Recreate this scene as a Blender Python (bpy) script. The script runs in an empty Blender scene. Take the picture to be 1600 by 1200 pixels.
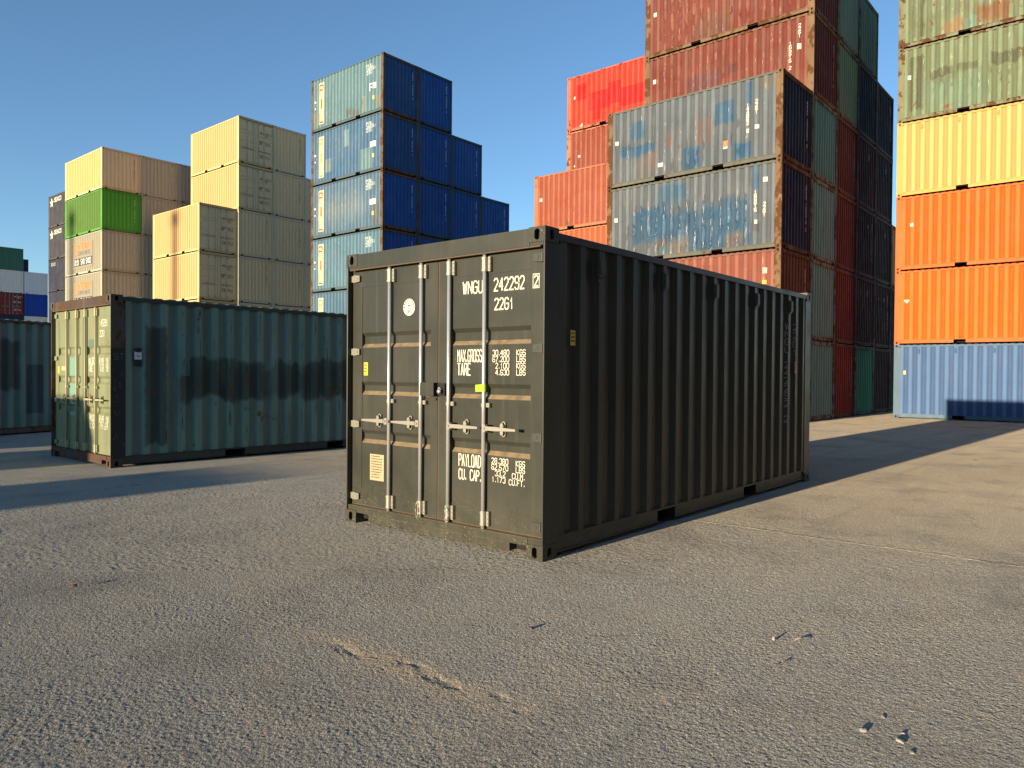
import bpy, bmesh, math, random
from mathutils import Vector, Matrix
R = math.radians
sc = bpy.context.scene
COL = sc.collection

# ------------------------------------------------------------------ camera
cam_d = bpy.data.cameras.new("camera")
cam_d.sensor_fit = 'HORIZONTAL'; cam_d.sensor_width = 36.0
cam_d.lens = 1170.68 / 1600.0 * 36.0
cam_d.clip_start = 0.05; cam_d.clip_end = 6000
cam = bpy.data.objects.new("camera", cam_d); COL.objects.link(cam)
CY, CP, CR = 0.698071, -0.013449, 0.0077972
fw = Vector((math.cos(CY)*math.cos(CP), math.sin(CY)*math.cos(CP), math.sin(CP)))
rt = fw.cross(Vector((0, 0, 1))).normalized(); up = rt.cross(fw)
c_, s_ = math.cos(CR), math.sin(CR)
r2 = rt*c_ + up*s_; u2 = up*c_ - rt*s_
m = Matrix((r2, u2, -fw)).transposed().to_4x4()
m.translation = Vector((-4.56333, -3.50771, 1.44961))
cam.matrix_world = m
sc.camera = cam

# ------------------------------------------------------------------ light
ELEV = R(5.85)
SX, SY = -1.0, 0.047                      # horizontal direction towards the sun
sd = Vector((SX, SY, 0)).normalized() * math.cos(ELEV); sd.z = math.sin(ELEV)
w = bpy.data.worlds.new("World"); sc.world = w; w.use_nodes = True
wn = w.node_tree; wn.nodes.clear()
sky = wn.nodes.new('ShaderNodeTexSky'); sky.sky_type = 'NISHITA'; sky.sun_disc = False
sky.sun_elevation = ELEV
sky.sun_rotation = math.atan2(sd.x, sd.y)
sky.altitude = 0; sky.air_density = 0.8; sky.dust_density = 0.0; sky.ozone_density = 2.5
bg = wn.nodes.new('ShaderNodeBackground'); bg.inputs['Strength'].default_value = 0.15
wo = wn.nodes.new('ShaderNodeOutputWorld')
wn.links.new(sky.outputs[0], bg.inputs[0]); wn.links.new(bg.outputs[0], wo.inputs[0])
sl = bpy.data.lights.new("sun", 'SUN'); sl.energy = 5.0; sl.angle = R(0.5); sl.color = (1.0, 0.80, 0.56)
so = bpy.data.objects.new("sun", sl); COL.objects.link(so)
so.rotation_euler = sd.to_track_quat('Z', 'Y').to_euler(); so.location = (-30, 0, 30)
sc.view_settings.view_transform = 'Standard'; sc.view_settings.look = 'None'
sc.view_settings.exposure = 0.9; sc.view_settings.gamma = 1.0
sc.render.engine = 'CYCLES'
sc.cycles.max_bounces = 6; sc.cycles.diffuse_bounces = 3; sc.cycles.glossy_bounces = 3
sc.cycles.use_denoising = True
sc.cycles.sample_clamp_indirect = 4.0

# ------------------------------------------------------------------ helpers
def lin(r, g, b):
    f = lambda c: (c/255)/12.92 if c/255 <= 0.04045 else ((c/255+0.055)/1.055)**2.4
    return (f(r), f(g), f(b))

class MB:
    def __init__(s): s.v = []; s.f = []; s.m = []
    def quad(s, *p, m=0):
        i = len(s.v); s.v += [tuple(q) for q in p]; s.f.append(tuple(range(i, i+len(p)))); s.m.append(m)
    def box(s, x0, x1, y0, y1, z0, z1, m=0):
        i = len(s.v)
        s.v += [(x, y, z) for z in (z0, z1) for y in (y0, y1) for x in (x0, x1)]
        for f in ((0,2,3,1),(4,5,7,6),(0,1,5,4),(2,6,7,3),(0,4,6,2),(1,3,7,5)):
            s.f.append(tuple(i+k for k in f)); s.m.append(m)
        return s
    def cyl(s, p0, p1, r0, r1=None, n=12, m=0, cap=True):
        r1 = r0 if r1 is None else r1
        p0, p1 = Vector(p0), Vector(p1); d = (p1-p0).normalized()
        a = d.orthogonal().normalized(); b = d.cross(a); i = len(s.v)
        for p, r in ((p0, r0), (p1, r1)):
            for k in range(n):
                t = 2*math.pi*k/n; s.v.append(tuple(p + (a*math.cos(t)+b*math.sin(t))*r))
        for k in range(n):
            j = (k+1) % n; s.f.append((i+k, i+j, i+n+j, i+n+k)); s.m.append(m)
        if cap:
            s.f.append(tuple(i+k for k in reversed(range(n)))); s.m.append(m)
            s.f.append(tuple(i+n+k for k in range(n))); s.m.append(m)
        return s
    def mesh(s, name, mats, smooth=False):
        me = bpy.data.meshes.new(name); me.from_pydata(s.v, [], s.f)
        for mt in (mats if isinstance(mats, (list, tuple)) else [mats]): me.materials.append(mt)
        for p, k in zip(me.polygons, s.m): p.material_index = k
        if smooth:
            for p in me.polygons: p.use_smooth = True
        me.update(); return me

def obj(name, me, parent=None, color=None, loc=None, rot=None, label=None):
    o = bpy.data.objects.new(name, me); COL.objects.link(o)
    if parent: o.parent = parent
    if color: o.color = color
    if loc: o.location = loc
    if rot: o.rotation_euler = rot
    if label: o['label'] = label
    return o

# ------------------------------------------------------------------ materials
class NT:
    def __init__(s, name):
        s.mat = bpy.data.materials.new(name); s.mat.use_nodes = True
        s.t = s.mat.node_tree; s.t.nodes.clear()
        s.out = s.t.nodes.new('ShaderNodeOutputMaterial')
        s.b = s.t.nodes.new('ShaderNodeBsdfPrincipled')
        s.t.links.new(s.b.outputs[0], s.out.inputs[0])
    def set(s, node, key, v):
        if v is None: return
        i = node.inputs[key]
        if isinstance(v, bpy.types.NodeSocket): s.t.links.new(v, i)
        else: i.default_value = v
    def bs(s, **k):
        for a, v in k.items(): s.set(s.b, a.replace('_', ' '), v)
    def new(s, ty): return s.t.nodes.new(ty)
    def coord(s): return s.new('ShaderNodeTexCoord').outputs['Object']
    def info(s): return s.new('ShaderNodeObjectInfo').outputs
    def math(s, op, a, b=None, clamp=False):
        n = s.new('ShaderNodeMath'); n.operation = op; n.use_clamp = clamp
        s.set(n, 0, a); s.set(n, 1, b); return n.outputs[0]
    def vm(s, op, a, b=None):
        n = s.new('ShaderNodeVectorMath'); n.operation = op
        s.set(n, 0, a); s.set(n, 1, b); return n.outputs[0]
    def noise(s, v, scale, detail=2, rough=.5, dist=0):
        n = s.new('ShaderNodeTexNoise'); s.set(n, 'Vector', v); s.set(n, 'Scale', scale)
        s.set(n, 'Detail', detail); s.set(n, 'Roughness', rough); s.set(n, 'Distortion', dist)
        return n.outputs[0]
    def vor(s, v, scale, feat='F1'):
        n = s.new('ShaderNodeTexVoronoi'); n.feature = feat; s.set(n, 'Vector', v); s.set(n, 'Scale', scale)
        return n.outputs
    def ramp(s, v, a, b, lo=0., hi=1.):
        n = s.new('ShaderNodeMapRange'); n.clamp = True
        s.set(n, 0, v); s.set(n, 1, a); s.set(n, 2, b); s.set(n, 3, lo); s.set(n, 4, hi); return n.outputs[0]
    def mix(s, f, a, b, mode='MIX'):
        n = s.new('ShaderNodeMix'); n.data_type = 'RGBA'; n.blend_type = mode
        for i, v in ((0, f), (6, a), (7, b)):
            if isinstance(v, bpy.types.NodeSocket): s.t.links.new(v, n.inputs[i])
            elif isinstance(v, (tuple, list)): n.inputs[i].default_value = (*v[:3], 1)
            else: n.inputs[i].default_value = v
        return n.outputs[2]
    def sep(s, v):
        n = s.new('ShaderNodeSeparateXYZ'); s.set(n, 0, v); return n.outputs
    def bump(s, h, strength, dist, normal=None):
        n = s.new('ShaderNodeBump'); s.set(n, 'Height', h); s.set(n, 'Strength', strength); s.set(n, 'Distance', dist)
        if normal is not None: s.t.links.new(normal, n.inputs['Normal'])
        return n.outputs[0]

def rect_mask(t, P, u0, u1, v0, v1, soft, warp, axis=0):
    """soft rectangle in the object's own x (or y) and z"""
    a = t.ramp(P[axis], u0-soft, u0+soft); b = t.ramp(P[axis], u1-soft, u1+soft, 1, 0)
    c = t.ramp(P[2], v0-soft, v0+soft); d = t.ramp(P[2], v1-soft, v1+soft, 1, 0)
    return t.math('MULTIPLY', t.math('MULTIPLY', a, b), t.math('MULTIPLY', c, d))

def paint(name, rough=.45, rustmul=1.0, rcs=1., patches=(), newish=False, axis=0, pm=.5):
    """container paint: colour and wear (alpha) come from the object"""
    t = NT(name); oi = t.info(); co = t.coord()
    off = t.vm('MULTIPLY', oi['Location'], (.613, .371, .829))
    p = t.vm('ADD', co, off)
    wear = oi['Alpha']; base = oi['Color']
    S = lambda x, y, z: t.vm('MULTIPLY', p, (x, y, z))
    if newish:
        n = t.noise(p, 1.3, 4, .6)
        c = t.mix(t.ramp(n, .4, .75, 0, .07), base, (.24, .21, .16))
        z = t.sep(co)[2]
        dust = t.math('MULTIPLY', t.ramp(z, .02, .55, 1, 0), t.ramp(t.noise(p, 9, 5, .7), .35, .7))
        c = t.mix(t.math('MULTIPLY', dust, .22), c, (.18, .155, .10))
        nz = t.sep(t.new('ShaderNodeNewGeometry').outputs['Normal'])[2]
        c = t.mix(t.math('MULTIPLY', t.ramp(nz, .25, .6), t.ramp(t.noise(p, 14, 4, .6), .3, .6, .45, .9)), c, (.27, .20, .11))
        sp = t.vor(p, 55)[0]
        spk = t.math('MULTIPLY', t.ramp(sp, .10, .16, 1, 0), t.math('MULTIPLY', t.ramp(z, .1, .5, 1, 0), t.ramp(t.noise(p, 6, 2), .42, .55)))
        c = t.mix(spk, c, (.5, .45, .3))
        drip = t.ramp(t.noise(S(22, 22, .9), 1, 4, .6), .55, .75, 0, .10)
        c = t.mix(drip, c, (.22, .19, .14))
        t.bs(Base_Color=c, Roughness=t.ramp(n, .3, .7, rough-.06, rough+.12), Specular_IOR_Level=.30)
        b1 = t.bump(t.noise(S(1, 1, .6), 2.2, 2), .25, .02)
        t.bs(Normal=t.bump(t.noise(p, 160, 2), .10, .001, b1))
        return t.mat
    P = None
    c = base
    if patches:
        wv = t.noise(t.vm('MULTIPLY', co, (4.2, 4.2, 1.6)), 1, 2, .45)
        wv2 = t.noise(t.vm('MULTIPLY', co, (2.5, 2.5, 9)), 1, 3, .6)
        cx = t.new('ShaderNodeCombineXYZ')
        d1 = t.math('MULTIPLY', t.math('SUBTRACT', wv2, .5), .10); d2 = t.math('MULTIPLY', t.math('SUBTRACT', wv, .5), .45)
        t.set(cx, 0, d1); t.set(cx, 1, d1); t.set(cx, 2, d2)
        P = t.sep(t.vm('ADD', co, cx.outputs[0])); P0 = t.sep(co)
        for (u0, u1, v0, v1, soft, colr, amt, rag) in patches:
            mk = rect_mask(t, P if rag else P0, u0, u1, v0, v1, soft, 0, axis)
            c = t.mix(t.math('MULTIPLY', mk, amt), c, tuple(x*pm for x in colr))
    fade = t.math('MULTIPLY', t.ramp(t.noise(p, .8, 4, .6), .35, .7), t.math('MULTIPLY', wear, .40))
    c = t.mix(fade, c, t.mix(.22, t.mix(1., c, (1.25, 1.25, 1.25), 'MULTIPLY'), (.40, .38, .34)))
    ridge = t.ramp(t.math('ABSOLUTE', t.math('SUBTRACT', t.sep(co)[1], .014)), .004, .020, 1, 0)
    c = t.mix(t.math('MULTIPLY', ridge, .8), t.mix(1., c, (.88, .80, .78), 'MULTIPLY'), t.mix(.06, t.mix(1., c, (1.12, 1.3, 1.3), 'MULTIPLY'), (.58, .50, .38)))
    gr = t.ramp(t.noise(S(5, 5, .8), 1, 5, .65), .42, .72, 0, .42)
    c = t.mix(t.math('MULTIPLY', gr, wear), c, (.05, .04, .035))
    chalk = t.ramp(t.noise(S(7, 7, .45), 1, 6, .7), .58, .68)
    c = t.mix(t.math('MULTIPLY', chalk, t.math('MULTIPLY', wear, .38)), c, t.mix(.25, t.mix(1., c, (1.5, 1.5, 1.5), 'MULTIPLY'), (.60, .52, .42)))
    # rust spots and runs
    th = t.math('SUBTRACT', .80, t.math('MULTIPLY', wear, .22*rustmul))
    rn = t.noise(S(1, 1, .7), 3.2, 9, .68)
    rs = t.ramp(t.math('SUBTRACT', rn, th), -.015, .03)
    th2 = t.math('SUBTRACT', .86, t.math('MULTIPLY', wear, .20*rustmul))
    dr = t.ramp(t.math('SUBTRACT', t.noise(S(15, 15, .55), 1, 6, .7), th2), -.01, .05)
    rust = t.math('MAXIMUM', rs, dr)
    rc = t.mix(t.noise(p, 30, 4, .7), (.040*rcs, .020*rcs, .012*rcs), (.26*rcs, .115*rcs, .045*rcs))
    c = t.mix(rust, c, rc)
    sc_ = t.ramp(t.noise(S(3, 3, .5), 4.5, 8, .75), .66, .70)
    c = t.mix(t.math('MULTIPLY', sc_, t.math('MULTIPLY', wear, .55)), c, t.mix(.5, t.mix(1., c, (2., 2., 2.), 'MULTIPLY'), (.50, .44, .36)))
    t.bs(Base_Color=c, Roughness=t.math('ADD', t.ramp(t.noise(p, 2.5, 4), .3, .7, rough-.05, rough+.12), t.math('MULTIPLY', rust, .3)),
         Specular_IOR_Level=.28)
    b1 = t.bump(t.noise(S(1, 1, .55), 3.0, 3, .55), t.math('MULTIPLY', wear, .75), .05)
    t.bs(Normal=t.bump(t.math('ADD', rust, t.noise(p, 90, 3)), t.math('MULTIPLY', wear, .35), .003, b1))
    return t.mat

def simple(name, color, rough=.5, metal=0., nscale=40, namt=.25, bump=0.0, bscale=60):
    t = NT(name); p = t.coord()
    n = t.noise(p, nscale, 4, .6)
    c = t.mix(t.ramp(n, .35, .7, 0, namt), color, tuple(x*.45 for x in color))
    t.bs(Base_Color=c, Roughness=t.ramp(n, .3, .7, max(.05, rough-.08), min(1, rough+.12)), Metallic=metal)
    if bump: t.bs(Normal=t.bump(t.noise(p, bscale, 3), .6, bump))
    return t.mat

def objcol(name, rough=.6, wearamt=.5):
    t = NT(name); oi = t.info(); p = t.vm('ADD', t.coord(), oi['Location'])
    n = t.ramp(t.noise(p, 26, 5, .7), .40, .75, 0, wearamt)
    c = t.mix(n, oi['Color'], t.mix(.35, oi['Color'], (.06, .055, .05)))
    t.bs(Base_Color=c, Roughness=rough); return t.mat

M_HERO = paint('dark_green_new_paint', .36, newish=True)
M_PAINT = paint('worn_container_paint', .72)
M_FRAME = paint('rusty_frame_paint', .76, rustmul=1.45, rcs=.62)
M_VOID = simple('grimy_unlit_steel', (.012, .011, .010), .9)  # grime plus the shade inside hollow castings, pockets and sill notches, put into colour
M_GALV = simple('galvanised_steel', (.56, .56, .54), .27, .55, 7, .12)
M_ZINC = simple('zinc_plated_fitting', (.44, .42, .34), .38, .5, 90, .5, .0006)
M_SEAL = simple('dusty_brown_seal', (.10, .065, .038), .8)
M_RUBBER = simple('door_seal_rubber', (.016, .015, .014), .7)
M_MARK = objcol('stencilled_marking_paint', .6, .35)
M_FIT = objcol('painted_fitting', .5, .5)
M_FLOOR = simple('dark_underframe', (.03, .026, .022), .8)

# ------------------------------------------------------------------ lettering: stroke glyphs on a 4 x 6 grid
GL = {'0':"10 01 05 16 36 45 41 30 10",'1':"14 26 20",'2':"05 16 36 45 44 00;00 40",'3':"05 16 36 45 44 33 42 41 30 10 01",
'4':"30 36;36 02;02 42",'5':"46 06 03 33 42 41 30 10 01",'6':"45 36 16 05 01 10 30 41 42 33 03",'7':"06 46;46 10",
'8':"13 04 05 16 36 45 44 33 42 41 30 10 01 02 13 33",'9':"01 10 30 41 45 36 16 05 04 13 43",'A':"00 26;26 40;12 32",
'B':"00 06 36 45 44 33 03;33 42 41 30 00",'C':"45 36 16 05 01 10 30 41",'D':"00 06 26 45 41 20 00",'E':"46 06 00 40;03 33",
'F':"46 06 00;03 33",'G':"45 36 16 05 01 10 30 41 43 23",'H':"00 06;40 46;03 43",'I':"20 26",'K':"06 00;46 03 40",'L':"06 00 40",
'M':"00 06;06 23;23 46;46 40",'N':"00 06;06 40;40 46",'O':"10 01 05 16 36 45 41 30 10",'P':"00 06 36 45 44 33 03",'R':"00 06 36 45 44 33 03;23 40",
'S':"45 36 16 05 04 13 33 42 41 30 10 01",'T':"06 46;20 26",'U':"06 01 10 30 41 46",'V':"06 20 46",'W':"06 10;10 25;25 30;30 46",
'X':"00 46;06 40",'Y':"06 23 46;23 20",'Z':"06 46 00 40",'.':"10 11",'-':"13 33"}

def stroke(pts, w):
    """mitred ribbon -> list of quads"""
    n = len(pts); closed = n > 2 and (pts[0]-pts[-1]).length < 1e-6
    if closed: pts = pts[:-1]; n -= 1
    L_, R_ = [], []
    for i in range(n):
        a = pts[i-1] if (i > 0 or closed) else None
        b = pts[(i+1) % n] if (i < n-1 or closed) else None
        d1 = (pts[i]-a).normalized() if a is not None else None
        d2 = (b-pts[i]).normalized() if b is not None else None
        if d1 is None: d1 = d2
        if d2 is None: d2 = d1
        n1 = Vector((-d1.y, d1.x)); n2 = Vector((-d2.y, d2.x)); mt = (n1+n2)
        if mt.length < .1: mt = n1
        mt.normalize(); k = min(w/2/max(.35, mt.dot(n1)), w*.72)
        p = pts[i].copy()
        if not closed and i == 0: p -= d2*w*.25
        if not closed and i == n-1: p += d1*w*.25
        L_.append(p+mt*k); R_.append(p-mt*k)
    q = []
    for i in range(n if closed else n-1):
        j = (i+1) % n; q.append((R_[i], R_[j], L_[j], L_[i]))
    return q

def text_quads(s, h, wd, sw, u, v, gap=.35, vertical=False, vgap=.25):
    """returns [(quad, layer)], (u,v) = lower-left (or top-left when vertical)"""
    out = []; cu, cv = u, (v-h if vertical else v)
    for ch in s:
        if ch in GL:
            for li, st in enumerate(GL[ch].split(';')):
                pts = [Vector((cu+int(a[0])/4*wd, cv+int(a[1])/6*h)) for a in st.split()]
                for qi, qd in enumerate(stroke(pts, sw)): out.append((qd, li*.0006+(qi % 2)*.0002))
        if vertical: cv -= h*(1+vgap)
        else: cu += (wd*.45 if ch in '.I' else wd)+(wd*gap)
    return out

# ------------------------------------------------------------------ container geometry (metres; door end at x=0, long side at y=0)
L, W, HS, HC = 6.058, 2.438, 2.591, 2.896
PX0, PX1 = .215, L-.215                  # side sheet between the posts
YO = .012                                # outer plane of the side sheet

def side_breaks(pitch, dep, outer, slope):
    """(u, depth) breakpoints"""
    n = int(round((PX1-PX0-outer)/pitch)); pitch = (PX1-PX0-outer)/n; br = []
    inner = pitch-outer-2*slope
    for i in range(n):
        x = PX0+i*pitch
        br += [(x, 0), (x+outer, 0), (x+outer+slope, dep), (x+outer+slope+inner, dep)]
    br += [(PX1-outer, 0), (PX1, 0)]
    return br
BR_STD = side_breaks(.278, .036, .072, .068)
BR_OLD = side_breaks(.46, .030, .17, .075)
BR_END = None
def end_breaks(pitch=.25, dep=.045, outer=.075, slope=.04):
    u0, u1 = .10, W-.10; n = int(round((u1-u0-outer)/pitch)); pitch = (u1-u0-outer)/n; br = []
    inner = pitch-outer-2*slope
    for i in range(n):
        x = u0+i*pitch
        br += [(x, 0), (x+outer, 0), (x+outer+slope, dep), (x+outer+slope+inner, dep)]
    br += [(u1-outer, 0), (u1, 0)]
    return br
BR_END = end_breaks()
EO = .028
def depth_at(br, u):
    if u <= br[0][0] or u >= br[-1][0]: return 0
    for (a, da), (b, db) in zip(br, br[1:]):
        if a <= u <= b: return da+(db-da)*(u-a)/max(1e-9, b-a)
    return 0

cache = {}
def cached(key, fn):
    if key not in cache: cache[key] = fn()
    return cache[key]

def side_mesh(br, H, mat, dent=None):
    mb = MB(); z0, z1 = .16, H-.085
    if dent is None:
        for (a, da), (b, db) in zip(br, br[1:]):
            mb.quad((a, YO+da, z0), (b, YO+db, z0), (b, YO+db, z1), (a, YO+da, z1))
        return mb.mesh('side_panel', mat)
    rnd = random.Random(dent[0]); regs = dent[1]
    cols = []
    for (a, da), (b, db) in zip(br, br[1:]):
        cols += [(a, da), ((a+b)/2, (da+db)/2)]
    cols.append(br[-1])
    NZ = 42; blobs = []
    for (u0, u1, v0, v1, n, amp) in regs:
        for _ in range(n):
            blobs.append((rnd.uniform(u0, u1), rnd.uniform(v0, v1), rnd.uniform(.03, .11), rnd.uniform(.05, .17), rnd.uniform(.3, 1)*amp))
    V = []
    for k in range(NZ+1):
        z = z0+(z1-z0)*k/NZ
        for (x, d) in cols:
            dd = 0
            for (bu, bv, su, sv, am) in blobs:
                e = ((x-bu)/su)**2+((z-bv)/sv)**2
                if e < 6: dd += am*math.exp(-e)
            dd = min(dd, .05)*(1.0 if d < .02 else .55)
            e = min(1, (z-z0)/.08, (z1-z)/.08)
            V.append((x+dd*.3*math.sin(z*40+x*17), YO+d+dd*e, z))
    n = len(cols); mb.v = V
    for k in range(NZ):
        for i in range(n-1):
            mb.f.append((k*n+i, k*n+i+1, (k+1)*n+i+1, (k+1)*n+i)); mb.m.append(0)
    return mb.mesh('side_panel', mat)

def casting_mesh(mat):
    """corner fitting with its outer corner at the origin, reaching +x, +y, +z; holes on the -x, -y and z faces"""
    mb = MB(); A, B, C = .178, .162, .118; N = 20
    def face(o, ux, uy, w_, h_, hw, hh, inn):
        o, ux, uy, inn = map(Vector, (o, ux, uy, inn)); cx, cy = w_/2, h_/2
        ring, hole = [], []
        for k in range(N):
            t = 2*math.pi*(k+.5)/N; c, s = math.cos(t), math.sin(t)
            r = hw; px, py = r*c, r*s
            if hh > hw: py += math.copysign(hh-hw, s)
            hole.append(o+ux*(cx+px)+uy*(cy+py))
            k_ = min(cx/abs(c) if abs(c) > 1e-6 else 9, cy/abs(s) if abs(s) > 1e-6 else 9)
            ring.append((cx+c*k_, cy+s*k_))
        # snap nearest ring points to the corners
        for (qx, qy) in ((0, 0), (w_, 0), (0, h_), (w_, h_)):
            i = min(range(N), key=lambda j: (ring[j][0]-qx)**2+(ring[j][1]-qy)**2); ring[i] = (qx, qy)
        rg = [o+ux*a+uy*b for a, b in ring]
        for k in range(N):
            j = (k+1) % N
            mb.quad(rg[k], rg[j], hole[j], hole[k])
            mb.quad(hole[k], hole[j], hole[j]+inn*.02, hole[k]+inn*.02)
            mb.quad(hole[k]+inn*.02, hole[j]+inn*.02, hole[j]+inn*.055, hole[k]+inn*.055, m=1)
        mb.quad(*[h+inn*.055 for h in hole], m=1)
    face((0, B, 0), (0, -1, 0), (0, 0, 1), B, C, .027, .044, (1, 0, 0))
    face((0, 0, 0), (1, 0, 0), (0, 0, 1), A, C, .027, .040, (0, 1, 0))
    mb.quad((A, 0, 0), (A, B, 0), (A, B, C), (A, 0, C)); mb.quad((A, B, 0), (0, B, 0), (0, B, C), (A, B, C))
    mb.quad((0, 0, 0), (0, B, 0), (A, B, 0), (A, 0, 0)); mb.quad((0, 0, C), (A, 0, C), (A, B, C), (0, B, C))
    return mb.mesh('corner_casting', [mat, M_VOID])

def post_mesh(H, mat):
    """door-end or blind-end post at x=0,y=0: outer lip flush, body set back so that its inner wall shows"""
    mb = MB(); z0, z1 = .118, H-.118
    mb.box(.003, .215, .005, .012, z0, z1)             # flat on the long side
    mb.box(.003, .007, .012, .020, z0, z1)             # front lip
    mb.box(.10, .16, .012, .10, z0, z1)
    return mb.mesh('corner_post', mat)
def post_end_mesh(H, mat):
    mb = MB(); z0, z1 = .118, H-.118
    mb.box(.003, .215, .005, .012, z0, z1); mb.box(.003, .012, .012, .105, z0, z1)
    return mb.mesh('corner_post', mat)

def toprail_mesh(H, mat):
    mb = MB(); mb.box(.178, L-.178, .004, .064, H-.090, H-.032)
    return mb.mesh('top_rail', mat)
def botrail_mesh(mat):
    mb = MB(); a, b = .178, L-.178; P = [(1.829, 2.189), (3.869, 4.229)]
    segs = [(a, P[0][0]), (P[0][1], P[1][0]), (P[1][1], b)]
    for s0, s1 in segs: mb.box(s0, s1, .022, .030, .048, .152)
    mb.box(a, b, .006, .07, .152, .168)
    for s0, s1 in segs: mb.box(s0, s1, .008, .07, .040, .048)
    for p0, p1 in P:
        mb.quad((p0, .03, .04), (p0, .5, .04), (p0, .5, .152), (p0, .03, .152), m=1)
        mb.quad((p1, .03, .04), (p1, .03, .152), (p1, .5, .152), (p1, .5, .04), m=1)
        mb.quad((p0, .03, .1515), (p0, .5, .1515), (p1, .5, .1515), (p1, .03, .1515), m=1)
        mb.quad((p0, .5, .04), (p1, .5, .04), (p1, .5, .1515), (p0, .5, .1515), m=1)
        mb.quad((p0, .03, .041), (p1, .03, .041), (p1, .5, .041), (p0, .5, .041), m=1)
    return mb.mesh('bottom_rail', [mat, M_VOID])
def header_mesh(H, mat, door):
    mb = MB(); y0, y1 = .162, W-.162
    mb.box(.004, .075, y0, y1, H-.145 if door else H-.125, H-.006)
    if door:
        mb.box(.010, .075, .030, y0, H-.145, H-.1185); mb.box(.010, .075, y1, W-.030, H-.145, H-.1185)
        mb.box(.002, .03, .05, W-.05, H-.158, H-.1455, m=1)
    return mb.mesh('end_header', [mat, M_SEAL])
def sill_mesh(mat, door):
    mb = MB(); y0, y1 = .162, W-.162
    mb.box(.006, .09, y0, y1, .100, .165); mb.box(.006, .09, y0+.18, y1-.18, .034, .100)
    mb.box(.012, .09, .030, y0, .1185, .165); mb.box(.012, .09, y1, W-.030, .1185, .165)
    mb.box(.095, .11, y0, y1, .034, .165, m=1)
    return mb.mesh('end_sill', [mat, M_VOID])
def roof_mesh(H, mat, rise=.0, base=-.018):
    mb = MB(); n = 28; p = (L-.36)/n
    for i in range(n):
        x = .18+i*p
        pr = [(x, H+base), (x+p*.3, H+base), (x+p*.42, H+rise), (x+p*.88, H+rise), (x+p, H+base)]
        for (a, za), (b, zb) in zip(pr, pr[1:]):
            mb.quad((a, .02, za), (b, .02, zb), (b, W-.02, zb), (a, W-.02, za))
            mb.quad((a, .02, H-.04), (b, .02, H-.04), (b, .02, zb), (a, .02, za))
            mb.quad((a, W-.02, H-.04), (a, W-.02, za), (b, W-.02, zb), (b, W-.02, H-.04))
    mb.box(.02, .18, .165, W-.165, H-.04, H-.008); mb.box(L-.18, L-.02, .165, W-.165, H-.04, H-.008)
    return mb.mesh('roof_panel', mat)
def floor_mesh():
    mb = MB(); mb.box(.10, L-.10, .08, W-.08, .135, .165)
    for i in range(16):
        x = .35+i*.355
        if not (1.75 < x < 2.25 or 3.8 < x < 4.3): mb.box(x, x+.05, .08, W-.08, .05, .135)
    return mb.mesh('floor_frame', M_FLOOR)
def end_mesh(H, mat):
    mb = MB(); z0, z1 = .165, H-.125
    for (a, da), (b, db) in zip(BR_END, BR_END[1:]):
        mb.quad((EO+da, W-a, z0), (EO+db, W-b, z0), (EO+db, W-b, z1), (EO+da, W-a, z1))
    return mb.mesh('end_panel', mat)

DX = .065                                  # plane of the door leaves
GROOVES = [(.775, .900), (1.240, 1.365), (1.692, 1.835)]
LEAF = {'R': (.030, 1.214, .182, 1.058), 'L': (1.230, 2.412, 1.318, 2.272)}
def door_mesh(which, H, mat):
    y0, y1, a, b = LEAF[which]; mb = MB(); t = .05; dz = H-HS
    Z0, Z1, i0, i1 = .172, 2.436+dz, .331, 2.276+dz
    mb.box(DX, DX+t, y0, a, Z0, Z1); mb.box(DX, DX+t, b, y1, Z0, Z1)
    mb.box(DX, DX+t, a, b, Z0, i0); mb.box(DX, DX+t, a, b, i1, Z1)
    g = .034; pr = [(i0, .004)]
    gs = [(p+dz*.35, q+dz*.35) for p, q in GROOVES] + ([(2.0, 2.12)] if dz > .1 else [])
    for p, q in gs: pr += [(p, .004), (p+.036, g), (q-.036, g), (q, .004)]
    pr.append((i1, .004))
    for (za, da), (zb, db) in zip(pr, pr[1:]):
        mb.quad((DX+da, b, za), (DX+da, a, za), (DX+db, a, zb), (DX+db, b, zb))
    return mb.mesh('door', mat)
def gasket_mesh(H):
    mb = MB(); dz = H-HS; z0, z1 = .168, 2.440+dz
    for (a, b) in ((.022, .0295), (1.2142, 1.2298), (2.4122, 2.420)): mb.box(DX+.006, DX+.03, a, b, z0, z1)
    mb.box(DX+.004, DX+.03, .022, 2.42, z1-.003, z1+.008); mb.box(DX+.004, DX+.03, .022, 2.42, .160, .1715)
    return mb.mesh('door_gasket', M_SEAL)

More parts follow.
